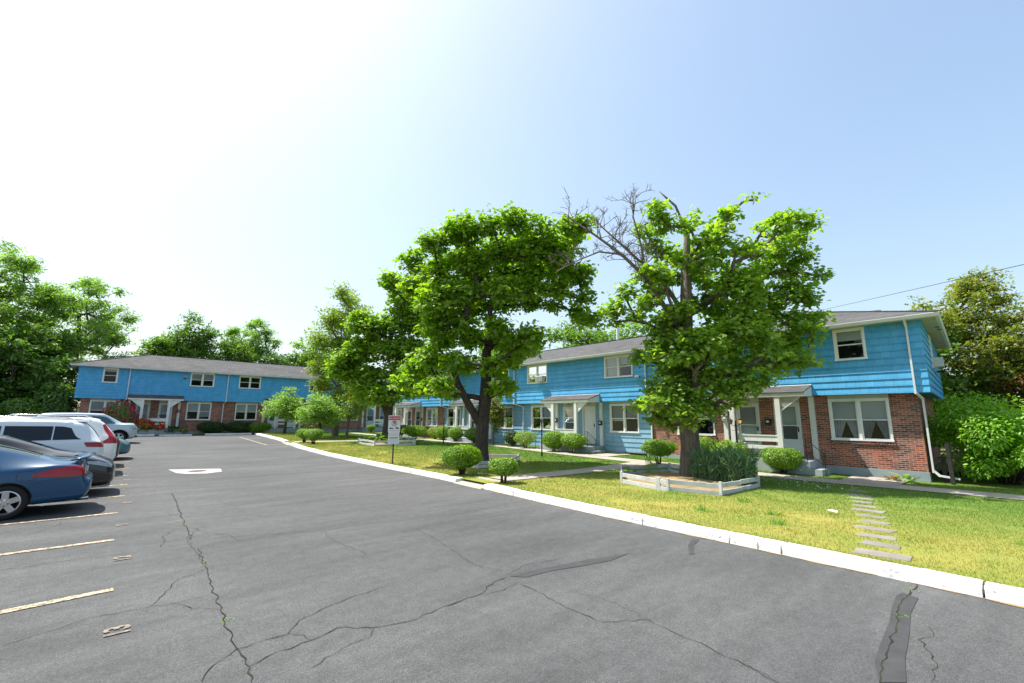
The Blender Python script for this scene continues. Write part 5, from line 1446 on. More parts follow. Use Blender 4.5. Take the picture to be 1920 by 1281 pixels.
    tags = [(4, 6, 8, 10, 'rear_window'), (10, 12, 8, 10, 'windshield'), (99, 100, 2, 5, 'grille'), (1, 3, 4, 6, 'tail_light')]
    C_ = {'body': M['p_black'], 'rear_window': M['carglass'], 'windshield': M['carglass'], 'side_window': M['carglass'], 'tail_light': M['tail'], 'headlight': M['head'], 'grille': M['black_trim']}
    def ex(e):
        for sg in (1, -1):
            e['seam']([(3.15, .93), (3.2, .6), (3.12, .28)], sg); e['seam']([(2.1, .94), (2.1, .3)], sg); e['mirror'](3.12, 1.05, sg, M['p_black'])
            e['patch']([(1.30, 1.10), (1.5, 1.30), (2.02, 1.35)], [(1.25, 1.06), (1.5, 1.05), (2.02, 1.04)], sg, 'side_window', M['carglass'])
            e['patch']([(2.08, 1.35), (2.6, 1.34), (2.95, 1.24), (3.35, 1.06)], [(2.08, 1.04), (2.6, 1.03), (2.95, 1.03), (3.35, 1.045)], sg, 'side_window', M['carglass'])
            e['patch']([(4.28, .855), (4.55, .835), (4.80, .74)], [(4.34, .79), (4.56, .74), (4.82, .66)], sg, 'headlight', M['head'])
            e['handle'](1.95, .86, sg, M['chrome']); e['handle'](1.05, .88, sg, M['chrome'])
        r = e['root']
        mb = MB(); mb.box(4.865, 4.895, -.26, .26, .40, .54); mb.build('number_plate', M['paper'], r, bevel=.004)
        mb = MB(); mb.tube([(4.70, -.5, .46), (4.80, -.25, .45), (4.82, .25, .45), (4.70, .5, .46)], .02, 8); mb.build('bumper_strip', M['chrome'], r, smooth=True)
        mb = MB()
        for y0, y1 in ((.05, .55), (-.6, -.1)): mb.bar((3.72, y0, 1.055), (3.62, y1, 1.10), .018, .012)
        mb.build('wiper', M['black_trim'], r)
    car('sedan', 'black sedan parked nose out, beside the blue coupe', (-4.62, 16.1, 0), 0, st, (1.05, 3.86), tags, C_, .33, .21, extras=ex)
    # ---- white boxy suv, tail to the lane
    def suv(roof, belt=1.2, sl=0.):
        return [(0., .72, .52, .92, .96, .5), (.02, .80, .46, 1.0, 1.05, .55), (.07, .86, .38, 1.10, 1.16, .58), (.12, .885, .34, belt - .02, belt + .05, .60), (.30 + sl * .4, .91, .31, belt, roof - .20, .645), (.46 + sl, .92, .30, belt, roof - .05, .665), (.62 + sl, .93, .29, belt, roof - .005, .68), (1.05, .94, .265, belt - .01, roof + .015, .69), (1.15, .94, .265, belt - .01, roof + .02, .69),
                (1.95, .945, .25, belt - .03, roof + .03, .70), (2.05, .945, .25, belt - .03, roof + .03, .70), (2.75, .945, .25, belt - .05, roof, .69), (2.85, .945, .25, belt - .05, roof - .02, .69), (3.1, .94, .25, belt - .05, roof - .13, .67), (3.65, .93, .25, belt - .05, belt + .10, .66), (3.75, .93, .25, belt - .06, belt + .02, .64), (4.3, .91, .27, belt - .12, belt - .06, .6), (4.62, .86, .31, belt - .22, belt - .17, .5), (4.76, .76, .36, .84, .87, .4), (4.81, .6, .45, .72, .74, .3)]
    tg = [(3, 5, 8, 10, 'rear_window'), (12, 14, 8, 10, 'windshield'), (-1, 0, 1, 3, 'bumper')]
    def suv_windows(e, belt, roof, glass, sl=0., front='carglass', fw=0.):
        zt = roof - .145
        for sg in (1, -1):
            e['patch']([(.62 + sl, belt + .10), (.74 + sl, zt - .05), (.90 + sl, zt - .01), (1.07, zt)], [(.50 + sl, belt + .035), (.70 + sl, belt + .035), (.88 + sl, belt + .033), (1.07, belt + .03)], sg, 'side_window', M[glass])
            e['patch']([(1.10, zt), (2.0, zt + .012)], [(1.10, belt + .03), (2.0, belt + .01)], sg, 'side_window', M[glass])
            e['patch']([(2.06, zt + .012), (2.7 + fw, zt - .015), (3.0 + fw, zt - .09), (3.4 + fw, belt + .05)], [(2.06, belt + .01), (2.7 + fw, belt - .01), (3.0 + fw, belt - .01), (3.4 + fw, belt - .01)], sg, 'side_window', M[front])
    C_ = {'body': M['p_white'], 'rear_window': M['carglass'], 'windshield': M['carglass'], 'side_window': M['carglass'], 'tail_light': M['tail'], 'headlight': M['head'], 'bumper': M['black_trim']}
    def rails(r, roof, z0=.06, mat='chrome'):
        for sg in (1, -1):
            mb = MB(); mb.tube([(.75, sg * .60, roof + .005), (.90, sg * .60, roof + z0), (2.5, sg * .61, roof + z0 + .02), (2.68, sg * .61, roof + .0)], .016, 8); mb.build('roof_rail', M[mat], r, smooth=True)
    def ex(e):
        r = e['root']
        for sg in (1, -1):
            e['seam']([(1.12, 1.08), (1.12, .95), (1.28, .6), (1.33, .34)], sg); e['seam']([(2.0, 1.07), (2.0, .32)], sg); e['seam']([(3.15, 1.05), (3.2, .35)], sg); e['seam']([(1.33, .335), (3.2, .32)], sg)
            e['handle'](1.28, .96, sg, M['chrome']); e['handle'](2.16, .95, sg, M['chrome']); e['mirror'](3.12, 1.1, sg, M['p_white'])
            e['tailpatch']([(sg * .50, 1.13), (sg * .62, 1.145), (sg * .74, 1.15), (sg * .86, 1.15)], [(sg * .50, 1.01), (sg * .62, 1.01), (sg * .74, 1.015), (sg * .83, 1.03)], 'tail_light', M['tail'])
            e['patch']([(4.4, .96), (4.72, .90)], [(4.42, .84), (4.72, .80)], sg, 'headlight', M['head'])
            e['seam']([(.80, .80), (.78, .83), (.78, .95), (.82, .98), (.98, .98), (1.02, .95), (1.02, .83), (.98, .80), (.80, .80)], sg, .006, nm='fuel_door_seam') if sg > 0 else None
        rails(r, 1.765); suv_windows(e, 1.2, 1.74, 'carglass')
        mb = MB(); mb.box(-.01, .05, -.26, .26, .78, .92); mb.build('number_plate', M['paper'], r)
        mb = MB(); mb.box(.42, .66, -.60, .60, 1.70, 1.735); mb.build('roof_spoiler', M['p_white'], r, bevel=.012)
    car('suv', 'white boxy four door suv parked tail out, behind the black sedan', (-.02, 18.45, .05), R_(180), suv(1.74), (1.12, 3.95), tg, C_, .36, .23, 'five', 1.15, extras=ex)
    # ---- white crossover with tall red lamps
    C2 = dict(C_); C2['body'] = M['p_pearl']; C2['bumper'] = M['black_trim']
    def ex(e):
        r = e['root']
        for sg in (1, -1):
            e['tailpatch']([(sg * .62, 1.60), (sg * .62, 1.42), (sg * .58, 1.24), (sg * .52, 1.12), (sg * .52, .97)], [(sg * .72, 1.56), (sg * .74, 1.40), (sg * .72, 1.26), (sg * .74, 1.14), (sg * .90, .97)], 'tail_light', M['tail'])
            e['seam']([(2.0, 1.07), (2.0, .32)], sg); e['mirror'](3.12, 1.2, sg, M['p_pearl'])
        suv_windows(e, 1.22, 1.78, 'carglass', .06)
        rails(r, 1.79, .07)
        mb = MB(); mb.box(.02, .05, -.26, .26, .80, .94); mb.build('number_plate', M['paper'], r)
    car('crossover', 'white crossover with tall red tail lamps and roof rails, parked tail out', (.30, 20.85, .08), R_(180), suv(1.78, 1.22, .06), (1.1, 3.88), tg, C2, .36, .23, extras=ex)
    # ---- dark hatch, tail out, mostly hidden
    C3 = dict(C_); C3['body'] = M['p_grey']
    def ex(e):
        for sg in (1, -1): e['tailpatch']([(sg * .5, .98), (sg * .66, 1.0), (sg * .8, 1.0)], [(sg * .5, .84), (sg * .66, .84), (sg * .78, .86)], 'tail_light', M['tail']); e['mirror'](3.0, 1.08, sg, M['p_grey'])
        suv_windows(e, 1.08, 1.45, 'carglass')
        mb = MB(); mb.box(.0, .05, -.26, .26, .66, .80); mb.build('number_plate', M['paper'], e['root'])
    car('hatchback', 'dark grey car almost hidden behind the white crossover', (.42, 23.3, .07), R_(180), [(x, w, zb * .8, zs * .9, zr * .84, wr) for x, w, zb, zs, zr, wr in suv(1.72)], (1.05, 3.8), tg, C3, .33, .21, extras=ex)
    # ---- teal compact, nose out
    st = [(0., .58, .40, .70, .75, .4), (.05, .72, .30, .93, .98, .5), (.2, .81, .25, .99, 1.04, .55), (.5, .85, .22, .99, 1.05, .58), (.85, .865, .20, .98, 1.22, .55), (1.25, .87, .195, .97, 1.41, .56), (1.35, .87, .195, .965, 1.43, .56), (1.9, .875, .19, .955, 1.475, .57), (2.0, .875, .19, .955, 1.475, .57), (2.5, .875, .19, .945, 1.45, .565), (2.6, .875, .19, .945, 1.43, .56), (2.95, .87, .19, .95, 1.27, .56), (3.4, .865, .19, .95, 1.07, .6), (3.5, .865, .195, .945, 1.02, .58), (3.95, .85, .20, .87, .94, .53), (4.25, .80, .21, .77, .82, .5), (4.4, .70, .23, .68, .71, .45), (4.46, .58, .27, .6, .63, .4), (4.49, .45, .33, .55, .57, .3)]
    tags = [(4, 6, 8, 10, 'rear_window'), (10, 12, 8, 10, 'windshield'), (99, 100, 1, 4, 'grille')]
    C_4 = {'body': M['p_teal'], 'rear_window': M['carglass'], 'windshield': M['carglass'], 'side_window': M['carglass'], 'headlight': M['head'], 'grille': M['black_trim']}
    def ex(e):
        for sg in (1, -1): e['patch']([(1.2, 1.10), (1.4, 1.28), (2.4, 1.31), (2.8, 1.2), (3.15, 1.0)], [(1.15, 1.01), (1.4, 1.0), (2.4, .98), (2.8, .98), (3.15, .98)], sg, 'side_window', M['carglass']); e['patch']([(3.95, .80), (4.2, .77), (4.36, .68)], [(4.0, .72), (4.2, .68), (4.38, .60)], sg, 'headlight', M['head']); e['mirror'](2.85, .99, sg, M['p_teal']); e['seam']([(1.95, .94), (1.95, .3)], sg); e['seam']([(2.95, .92), (2.95, .3)], sg)
        mb = MB(); mb.box(4.475, 4.50, -.26, .26, .40, .53); mb.build('number_plate', M['paper'], e['root'])
    car('compact_car', 'teal compact car parked nose out, just before the silver suv', (-3.65, 26.3, .1), 0, st, (.95, 3.55), tags, C_4, .31, .2, extras=ex)
    # ---- silver suv at the far end, nose out, facing right
    C5 = dict(C_); C5['body'] = M['p_silver']; C5['side_window'] = M['carglassg']; C5['grille'] = M['black_trim']; C5['fender'] = M['black_trim']
    s5 = [(x + (.28 if 2.6 < x < 4.4 else 0), w * 1.03, zb, zs * 1.01 + (.10 if x > 4.2 else 0), zr + (.11 if x > 4.2 else 0), wr * 1.04) for x, w, zb, zs, zr, wr in suv(1.80)]
    def ex(e):
        r = e['root']
        suv_windows(e, 1.21, 1.80, 'carglass', 0., 'carglassg', .28)
        for sg in (1, -1):
            e['mirror'](3.15, 1.22, sg, M['black_trim']); e['patch']([(4.36, 1.02), (4.70, .95)], [(4.40, .90), (4.72, .84)], sg, 'headlight', M['head']); e['seam']([(2.0, 1.07), (2.0, .34)], sg); e['seam']([(3.15, 1.05), (3.2, .36)], sg); e['handle'](2.2, .96, sg, M['p_silver'])
            # black wheel arch lips
            for wx in (1.05, 3.92):
                mb = MB(); pts = []
                for k in range(17):
                    a = math.pi * k / 16; pts.append((wx + .455 * math.cos(a), sg * .955, .37 + .455 * math.sin(a)))
                mb.tube(pts, .035, 6); mb.build('arch_lip', M['black_trim'], r, smooth=True)
            mb = MB(); mb.tube([(4.78, sg * .45, .56), (4.72, sg * .66, .52), (4.60, sg * .80, .50)], [.05, .06, .04], 8); mb.build('fog_lamp', M['head'], r, smooth=True)
        mb = MB(); mb.box(4.70, 4.83, -.55, .55, .66, .84); mb.build('grille', M['black_trim'], r, bevel=.02)
        mb = MB(); mb.box(4.60, 4.80, -.80, .80, .36, .48); mb.build('lower_bumper', M['black_trim'], r, bevel=.03)
    car('suv', 'silver blue suv parked nose out at the far end, beside the rose bed', (-3.40, 37.2, .26), R_(1), s5, (1.05, 3.92), tg, C5, .37, .24, 'five', 1.18, extras=ex)
# ------------------------------------------------------------------ planters, sign, lamps
def planter(corners, gaps, label, h=.26, soil=True, hb=.11, broken=0):
    """timber frame: boards on corner posts, two boards high with an open slit"""
    c0 = corners[0]; base = LP(sum(c[0] for c in corners) / len(corners), sum(c[1] for c in corners) / len(corners))
    root = empty('planter', base, label, 'planter', 'timber planters around the lawn trees')
    n = len(corners)
    for i in range(n):
        a, b = Vector(corners[i]), Vector(corners[(i + 1) % n]); L = (b - a).length; d = (b - a) / L
        segs = [(0, L)]
        for gi, g0, g1 in gaps:
            if gi == i: segs = [(0, g0), (g1, L)]
        for s0, s1 in segs:
            m = [s0, (s0 + s1) / 2, s1] if s1 - s0 > 1.9 else [s0, s1]
            for q0, q1 in zip(m[:-1], m[1:]):
                p, q = a + d * (q0 + .012), a + d * (q1 - .012)
                za, zb = float(zlawn(p.x, p.y)), float(zlawn(q.x, q.y)); t = random.uniform(-.012, .012)
                for lo in (.055, h - .075):
                    mb = MB(); mb.bar((p.x, p.y, za + lo + t), (q.x, q.y, zb + lo - t), .035, .115)
                    part(mb, 'board', M['timber'], root, bevel=.006)
            for e in ((s0, s1) if (s1 < L - .01 or s0 > .01) else (s0,)):
                if e > L - .01: continue
                p = a + d * e; z = float(zlawn(p.x, p.y)); mb = MB()
                mb.box(p.x - .035, p.x + .035, p.y - .035, p.y + .035, z - .05, z + h + .025); part(mb, 'stake', M['timber'], root)
    if soil:
        mb = MB(); nn = 14; P = [Vector((x, y)) for x, y in corners]; c = sum(P, Vector((0, 0))) / n
        vs = [(c.x, c.y, base.z + .13)]
        for k in (1, 2, 3):
            t = k / 3 * .985
            for i in range(n):
                for s in range(4):
                    p = P[i].lerp(P[(i + 1) % n], s / 4); q = c.lerp(p, t); vs.append((q.x, q.y, float(zlawn(q.x, q.y)) + .10 * (1 - t ** 2) + .015 + random.uniform(0, .02)))
        m = 4 * n; fs = [(0, 1 + i, 1 + (i + 1) % m) for i in range(m)]
        for k in range(2):
            for i in range(m): fs.append((1 + k * m + i, 1 + k * m + (i + 1) % m, 1 + (k + 1) * m + (i + 1) % m, 1 + (k + 1) * m + i))
        mb.add(vs, fs); part(mb, 'soil', M['earth'], root, smooth=True)
    return root

def make_sign():
    x, y = 8.58, 16.8; g = LP(x, y)
    root = empty('parking_sign', g, 'white and red no parking sign on a short dark post by the curb', 'sign')
    f = Vector((-.44, -.9, 0)).normalized()            # facing the lot
    rz = math.atan2(f.y, f.x) + R_(90)
    def place(o, u, z, out):
        rr = Vector((math.cos(rz), math.sin(rz), 0)); p = g + rr * u + f * out + Vector((0, 0, z))
        o.location = p; o.rotation_euler = (R_(90), 0, rz); o.parent = root; o.matrix_parent_inverse = world_inv(root)
    mb = MB(); mb.bar(g + Vector((0, 0, -.2)) - f * .02, g + Vector((0, 0, 1.75)) - f * .03, .06, .035); part(mb, 'post', M['iron'], root)
    def plate(nm, w, h, z, mat, out, u=0, par=None, th=.004):
        mb = MB(); mb.box(-w / 2, w / 2, -h / 2, h / 2, -th, 0); o = mb.build(nm, mat, bevel=0); place(o, u, z, out); return o
    plate('sign_panel', .47, .66, 1.58, M['sign_w'], .012)
    plate('sign_panel', .43, .46, 1.03, M['sign_w'], .020)
    plate('header_band', .43, .15, 1.80, M['sign_r'], .018)
    t = text_mesh('header_lettering', 'NO PARKING', .068, M['sign_w'], .0006, .0015); place(t, 0, 1.795, .0195)
    # no-parking ring with the letter and slash
    mb = MB(); n = 36
    for i in range(n):
        a0, a1 = 6.2832 * i / n, 6.2832 * (i + 1) / n
        mb.face([(.088 * math.cos(a0), .088 * math.sin(a0), 0), (.108 * math.cos(a0), .108 * math.sin(a0), 0), (.108 * math.cos(a1), .108 * math.sin(a1), 0), (.088 * math.cos(a1), .088 * math.sin(a1), 0)])
    o = mb.build('ring', M['sign_r'], recalc=False); place(o, 0, 1.595, .0165)
    t = text_mesh('letter', 'P', .19, M['sign_k'], .0006, .004); place(t, .006, 1.595, .017)
    mb = MB(); mb.bar((-.066, .066, 0), (.066, -.066, 0), .014, .001); o = mb.build('slash', M['sign_r']); place(o, 0, 1.595, .0185)
    # tow truck pulling a car, as silhouettes
    def sil(pts, u, z):
        mb = MB(); mb.face([(a, b, 0) for a, b in pts]); return mb
    tk = sil([(-.075, -.02), (-.075, .008), (-.05, .012), (-.04, .034), (-.012, .034), (-.004, .008), (.03, .008), (.07, .045), (.074, .04), (.045, .008), (.06, .004), (.06, -.02)], 0, 0)
    for cx in (-.05, .035): tk.face([(cx + .017 * math.cos(k * .6283), -.022 + .017 * math.sin(k * .6283), .0004) for k in range(10)])
    o = tk.build('tow_truck_symbol', M['sign_k'], recalc=False); place(o, -.105, 1.40, .0165)
    ck = sil([(-.07, .012), (-.06, .024), (-.035, .03), (-.02, .048), (.015, .045), (.035, .022), (.07, .004), (.066, -.018), (-.06, -.004)], 0, 0)
    for cx, cz in ((-.042, -.004), (.045, -.022)): ck.face([(cx + .015 * math.cos(k * .6283), cz + .015 * math.sin(k * .6283), .0004) for k in range(10)])
    o = ck.build('towed_car_symbol', M['sign_k'], recalc=False); place(o, .115, 1.40, .0165)
    # small print: illegible lines
    r = random.Random(5); mb = MB(); mg = MB()
    for k, z in enumerate((1.305, 1.21, 1.175, 1.14, 1.105)):
        xx = -.18
        while xx < .17:
            w = r.uniform(.012, .035); h = .012
            (mb).face([(xx, z - h / 2 - 1.2, 0), (xx + w, z - h / 2 - 1.2, 0), (xx + w, z + h / 2 - 1.2, 0), (xx, z + h / 2 - 1.2, 0)]); xx += w + .01
    o = mb.build('small_print', M['sign_p'], recalc=False); place(o, 0, 1.2, .0248)
    for k, z in enumerate((.965, .94, .915, .89, .865, .84)):
        xx = -.18
        while xx < .17:
            w = r.uniform(.01, .03); h = .009
            mg.face([(xx, z - h / 2 - .9, 0), (xx + w, z - h / 2 - .9, 0), (xx + w, z + h / 2 - .9, 0), (xx, z + h / 2 - .9, 0)]); xx += w + .01
    o = mg.build('small_print', M['sign_gy'], recalc=False); place(o, 0, .9, .0248)
    mb = MB()
    for i in range(8):
        xx = -.165 + i * .041; mb.face([(xx, -.03, 0), (xx + .03, -.03, 0), (xx + .04, .03 + (.012 if i == 0 else 0), 0), (xx + .012, .03, 0)])
    o = mb.build('green_emblem_band', M['sign_g'], recalc=False); place(o, 0, 1.03, .0248)
    # shape of the print is raised above the lower panel by its thickness only

def lamp_post(loc, h, label, heads=1, amber=False):
    root = empty('lamp_post', loc, label, 'lamp post', 'black lamp posts along the walkway'); x, y, z = loc
    mb = MB(); mb.lathe([(.045, -.1), (.045, .18), (.032, .24), (.03, h - .28), (.038, h - .27), (.038, h - .22)], 12, (x, y, z)); part(mb, 'post', M['iron'], root, smooth=True)
    def head(cx, cy, cz, glass):
        mb = MB(); mb.lathe([(.0, .16), (.012, .155), (.02, .12), (.085, .085), (.09, .075), (.0, .075)], 6, (cx, cy, cz)); mb.lathe([(.03, -.075), (.05, -.065), (.05, -.05), (.0, -.05)], 6, (cx, cy, cz))
        for k in range(6):
            a = 6.283 * k / 6; mb.tube([(cx + .048 * math.cos(a), cy + .048 * math.sin(a), cz - .055), (cx + .082 * math.cos(a), cy + .082 * math.sin(a), cz + .08)], .006, 4)
        o = part(mb, 'lantern', M['iron'], root)
        g = MB(); g.lathe([(.042, -.05), (.074, .075)], 6, (cx, cy, cz)); sub(g, 'lantern_glass', glass, o)
    if heads == 1: head(x, y, z + h - .16, M['frost'])
    else:
        d = Vector((.62, -.55, 0)).normalized()
        for sg, gl in ((-1, M['frost']), (1, M['amber'])):
            c = Vector((x, y, z + h - .13)) + d * sg * .19
            mb = MB(); mb.tube([(x, y, z + h - .24), (x + d.x * sg * .10, y + d.y * sg * .10, z + h - .29), (c.x, c.y, z + h - .20)], .011, 6); part(mb, 'arm', M['iron'], root, smooth=True)
            head(c.x, c.y, c.z, gl)
        mb = MB(); mb.bar((x - d.x * .17, y - d.y * .17, z + h - .46), (x + d.x * .17, y + d.y * .17, z + h - .46), .014, .014); part(mb, 'ladder_bar', M['iron'], root)
        mb = MB(); mb.lathe([(.036, h - .23), (.02, h - .12), (.028, h - .10), (0, h - .06)], 10, (x, y, z)); part(mb, 'finial', M['iron'], root, smooth=True)

def clump(name, label, base, n, hgt, rad, lsize, shape, mat, cat='plant', seed=3, lean=.2, group=None, rx=1.0):
    """upright stems carrying narrow leaves"""
    root = empty(name, base, label, cat, group); q = np.random.default_rng(seed)
    mb = MB(); P = []; D = []
    for i in range(n):
        a = q.random() * 6.283; rr = rad * math.sqrt(q.random()); bx = base[0] + rr * math.cos(a) * rx; by = base[1] + rr * math.sin(a); h = hgt * q.uniform(.6, 1.05)
        dx, dy = q.normal(0, lean, 2) * h
        p0 = Vector((bx, by, base[2] - .02)); p1 = Vector((bx + dx * .35, by + dy * .35, base[2] + h * .6)); p2 = Vector((bx + dx, by + dy, base[2] + h))
        mb.tube([p0, p1, p2], [.006, .005, .003], 4, cap=False)
        for k in range(9):
            t = q.uniform(.12, 1.); p = p0.lerp(p1, t / .6) if t < .6 else p1.lerp(p2, (t - .6) / .4); P.append(tuple(p)); b = q.random() * 6.283; D.append((math.cos(b) * .55, math.sin(b) * .55, .9))
    part(mb, 'stem', mat, root)
    leaves_obj('foliage', np.array(P), q.normal(0, 1, (len(P), 3)), lsize, shape, mat, .3, root, dirs=np.array(D), origin=base)
    return root

def hosta(base, label, n=26, s=.2, mat='leaf_hosta', seed=1, cat='plant', group=None):
    q = np.random.default_rng(seed); a = q.random(n) * 6.283; r = q.random(n) ** .5 * s * .5
    P = np.stack([base[0] + r * np.cos(a), base[1] + r * np.sin(a), base[2] + q.uniform(.02, .5, n) * s], 1)
    D = np.stack([np.cos(a), np.sin(a), q.uniform(.1, .8, n)], 1); Nn = np.stack([-np.cos(a) * .4, -np.sin(a) * .4, np.ones(n)], 1)
    return leaves_obj('leafy_plant', P, Nn, s * .75, 'oval', M[mat], .25, lab=(label, cat, group), dirs=D)

def make_garden():
    planter([(11.78, 5.32), (11.24, 6.72), (11.58, 8.15), (13.3, 9.35), (15.3, 8.7), (14.3, 5.36)], [(1, -.3, .05)], 'grey white timber planter with a front gap, around the dead topped maple', h=.31)
    planter([(11.9, 13.45), (10.4, 13.6), (10.6, 15.9), (12.6, 16.3), (13.6, 14.9)], [], 'low grey timber planter around the trunk of the big forked maple', h=.27)
    planter([(12.14, 26.2), (12.3, 28.9), (14.6, 31.5), (16.2, 29.0), (14.66, 25.8)], [], 'white timber planter around the maple behind the no parking sign', h=.34)
    make_sign()
    lamp_post(LP(16.0, 15.85), 1.84, 'single lantern lamp post before the clipped hedges of the blue unit')
    lamp_post(LP(19.35, 7.95), 1.95, 'two headed lamp post with one amber lantern before the nearest porch', 2)
    lamp_post(LP(17.1, 26.3), 1.75, 'single lantern lamp post further back, left of the big maple trunk')
    # old stakes by the bush
    for (x, y, h, lx, lb) in ((20.55, 1.78, 1.28, .04, 'leaning black timber stake beside the big bright bush'), (21.0, 1.98, .75, -.02, 'short dark stake close to the wall corner behind the taller one')):
        g = LP(x, y); mb = MB(); mb.bar((x, y, g.z - .2), (x + lx, y + .02, g.z + h), .11, .10); tag(mb.build('stake', M['stake'], bevel=.01, loc=g), lb, 'stake', 'dark stakes by the bright bush')
    # litter
    g = LP(11.36, 2.87); mb = MB(); q = []
    mb.add([(g.x + a, g.y + b, g.z + c) for a, b, c in ((-.05, -.10, .05), (.05, -.09, .07), (.06, .10, .05), (-.04, .09, .075), (0, 0, .09))], [(0, 1, 4), (1, 2, 4), (2, 3, 4), (3, 0, 4)]); tag(mb.build('paper_scrap', M['paper'], loc=g), 'crumpled pale scrap of paper lying on the sunny lawn', 'litter')
    # ---- shrubs ----
    G = 'clipped shrubs of the lawn and walk'
    Y_ = M['leaf_yew']
    shrub('yew_shrub', 'wide two lobed clipped shrub spreading by the curb before the branch walk', LP(8.85, 12.45), 1.35, .95, Y_, .048, 6200, .22, G, seed=3, stems=5, wy=1.0, rz=R_(-40))
    shrub('yew_shrub', 'small round clipped shrub on the near side of the branch walk', LP(8.72, 10.2), .82, .68, Y_, .05, 3000, .2, G, seed=4)
    shrub('yew_shrub', 'clipped shrub on bare stems left of the thick maple trunk', LP(17.3, 10.3), 1.38, 1.02, Y_, .055, 4600, .36, G, seed=5)
    shrub('yew_shrub', 'round clipped shrub in front of the nearest porch steps', LP(18.95, 6.2), 1.42, .95, Y_, .05, 5200, .12, G, seed=6)
    shrub('yew_shrub', 'clipped hedge shrub left of the pair before the blue porch', LP(18.6, 17.5), 1.4, 1.1, Y_, .055, 4300, .15, G, seed=7)
    shrub('yew_shrub', 'clipped hedge shrub right of the pair before the blue porch', LP(18.75, 16.2), 1.35, 1.08, Y_, .055, 4300, .22, G, seed=8)
    shrub('azalea', 'loose yellow green azalea between dark bush and hedge pair at the blue unit', LP(19.0, 20.2), 1.5, 1.05, M['leaf_yellow'], .06, 1700, .15, None, seed=9, pw=2.)
    shrub('boxwood', 'small dark green bush at the blue wall left of the azalea', LP(19.2, 21.6), 1.0, .98, M['leaf_boxdark'], .06, 2600, .1, None, seed=10)
    shrub('yew_shrub', 'wide clipped shrub right of the no parking sign', LP(17.0, 30.0), 1.75, 1.15, Y_, .06, 4200, .32, G, seed=11)
    shrub('yew_shrub', 'darker clipped shrub half hidden behind the no parking sign', LP(17.0, 32.2), 1.5, 1.15, M['leaf_boxdark'], .06, 3200, .32, G, seed=12)
    shrub('yew_shrub', 'clipped shrub beside the big maple trunk, touching it on the left', LP(18.95, 25.3), 1.3, 1.12, Y_, .06, 3400, .15, G, seed=13)
    shrub('yew_shrub', 'clipped shrub between the back lamp post and the big maple trunk', LP(19.2, 27.9), 1.25, 1.05, Y_, .06, 3400, .15, G, seed=14)
    shrub('azalea', 'yellowish shrub under the window of the back brick unit', LP(19.7, 31.5), 1.35, .95, M['leaf_yellow'], .06, 1700, .1, None, seed=15)
    shrub('yew_shrub', 'leafy shrub just left of the back lamp post', LP(19.5, 30.0), 1.2, 1.05, Y_, .06, 2600, .1, G, seed=16)
    shrub('yew_shrub', 'right one of the pair of clipped shrubs at the end of the curb', LP(9.75, 29.8), 1.1, .92, Y_, .055, 3600, .25, G, seed=17)
    shrub('yew_shrub', 'left smaller one of the pair of clipped shrubs at the end of the curb', LP(9.75, 31.6), .95, .86, Y_, .055, 2800, .25, G, seed=18)
    H = 'dark hedge mounds by the far wing'
    shrub('yew_shrub', 'bright topped low hedge mound at the far lot corner', (10.6, 47.6, .42), 2.1, .95, Y_, .07, 3600, .05, H, seed=19, wy=1.2)
    shrub('boxwood', 'dark hedge mound in the middle below the far double window', (9.1, 47.9, .42), 2.6, 1.1, M['leaf_boxdark'], .08, 3600, .03, H, seed=20, wy=1.3)
    shrub('boxwood', 'dark hedge mound farthest left below the far downspout', (6.9, 48.0, .42), 2.3, 1.05, M['leaf_boxdark'], .08, 3600, .03, H, seed=21, wy=1.3)
    shrub('yew_shrub', 'tiny round shrub far back beside the far walkway', LP(20.1, 44.4), .9, .8, Y_, .07, 1500, .2, G, seed=22)
    shrub('yew_shrub', 'clipped bright hedge behind the two headed lamp post', LP(19.45, 8.2), 1.5, 1.08, Y_, .055, 4300, .1, G, seed=23)
    shrub('yew_shrub', 'clipped bright hedge just right of the thick maple trunk', LP(19.5, 9.5), 1.35, 1.12, Y_, .055, 4000, .1, G, seed=24)
    # big bright rhododendron at the right
    root = empty('rhododendron', LP(22.3, .75), 'big bright green bush at the right corner of the brick unit', 'bush')
    cl = ball_clumps((22.2, .65, 1.4), 1.9, 1.7, 1.2, 54, .42, .7, 31, -1)
    cl = np.concatenate([cl, ball_clumps((24.3, -1.1, 1.1), 1.7, 1.7, 1.0, 34, .42, .7, 32, -1)])
    idx = np.repeat(np.arange(len(cl)), 480); d = rng.normal(0, 1, (len(idx), 3)); d /= np.linalg.norm(d, axis=1, keepdims=True)
    P = cl[idx, :3] + d * (rng.random(len(idx)) ** .3 * cl[idx, 3])[:, None] * np.array([1, 1, .8])
    leaves_obj('foliage', P, d * .5 + rng.normal(0, .45, d.shape) + np.array([0, 0, .75]), .095, 'oval', M['leaf_rhodo'], .3, root, dirs=d * .8 + np.array([0, 0, -.3]), origin=tuple(root.location))
    mb = MB(); r = random.Random(4)
    for i in range(9):
        a = 6.283 * i / 9; mb.tube([(22.3 + .15 * math.cos(a), .6 + .15 * math.sin(a), -.12), (22.4 + .6 * math.cos(a), .5 + .6 * math.sin(a), .8), (22.5 + 1.2 * math.cos(a), .4 + 1.2 * math.sin(a), 1.7)], [.05, .035, .015], 6)
    part(mb, 'stem', M['bark_dark'], root, smooth=True)
    # planter plants
    clump('lavender', 'tall blue green spiky clump beside the thick maple trunk in the planter', LP(14.35, 6.6, .12), 190, .92, .72, .20, 'blade', M['leaf_blue'], 'plant', 3, .13)
    clump('lavender', 'tall blue green spiky clump at the right end of the same planter', LP(14.2, 5.85, .12), 150, .86, .5, .20, 'blade', M['leaf_blue'], 'plant', 4, .16)
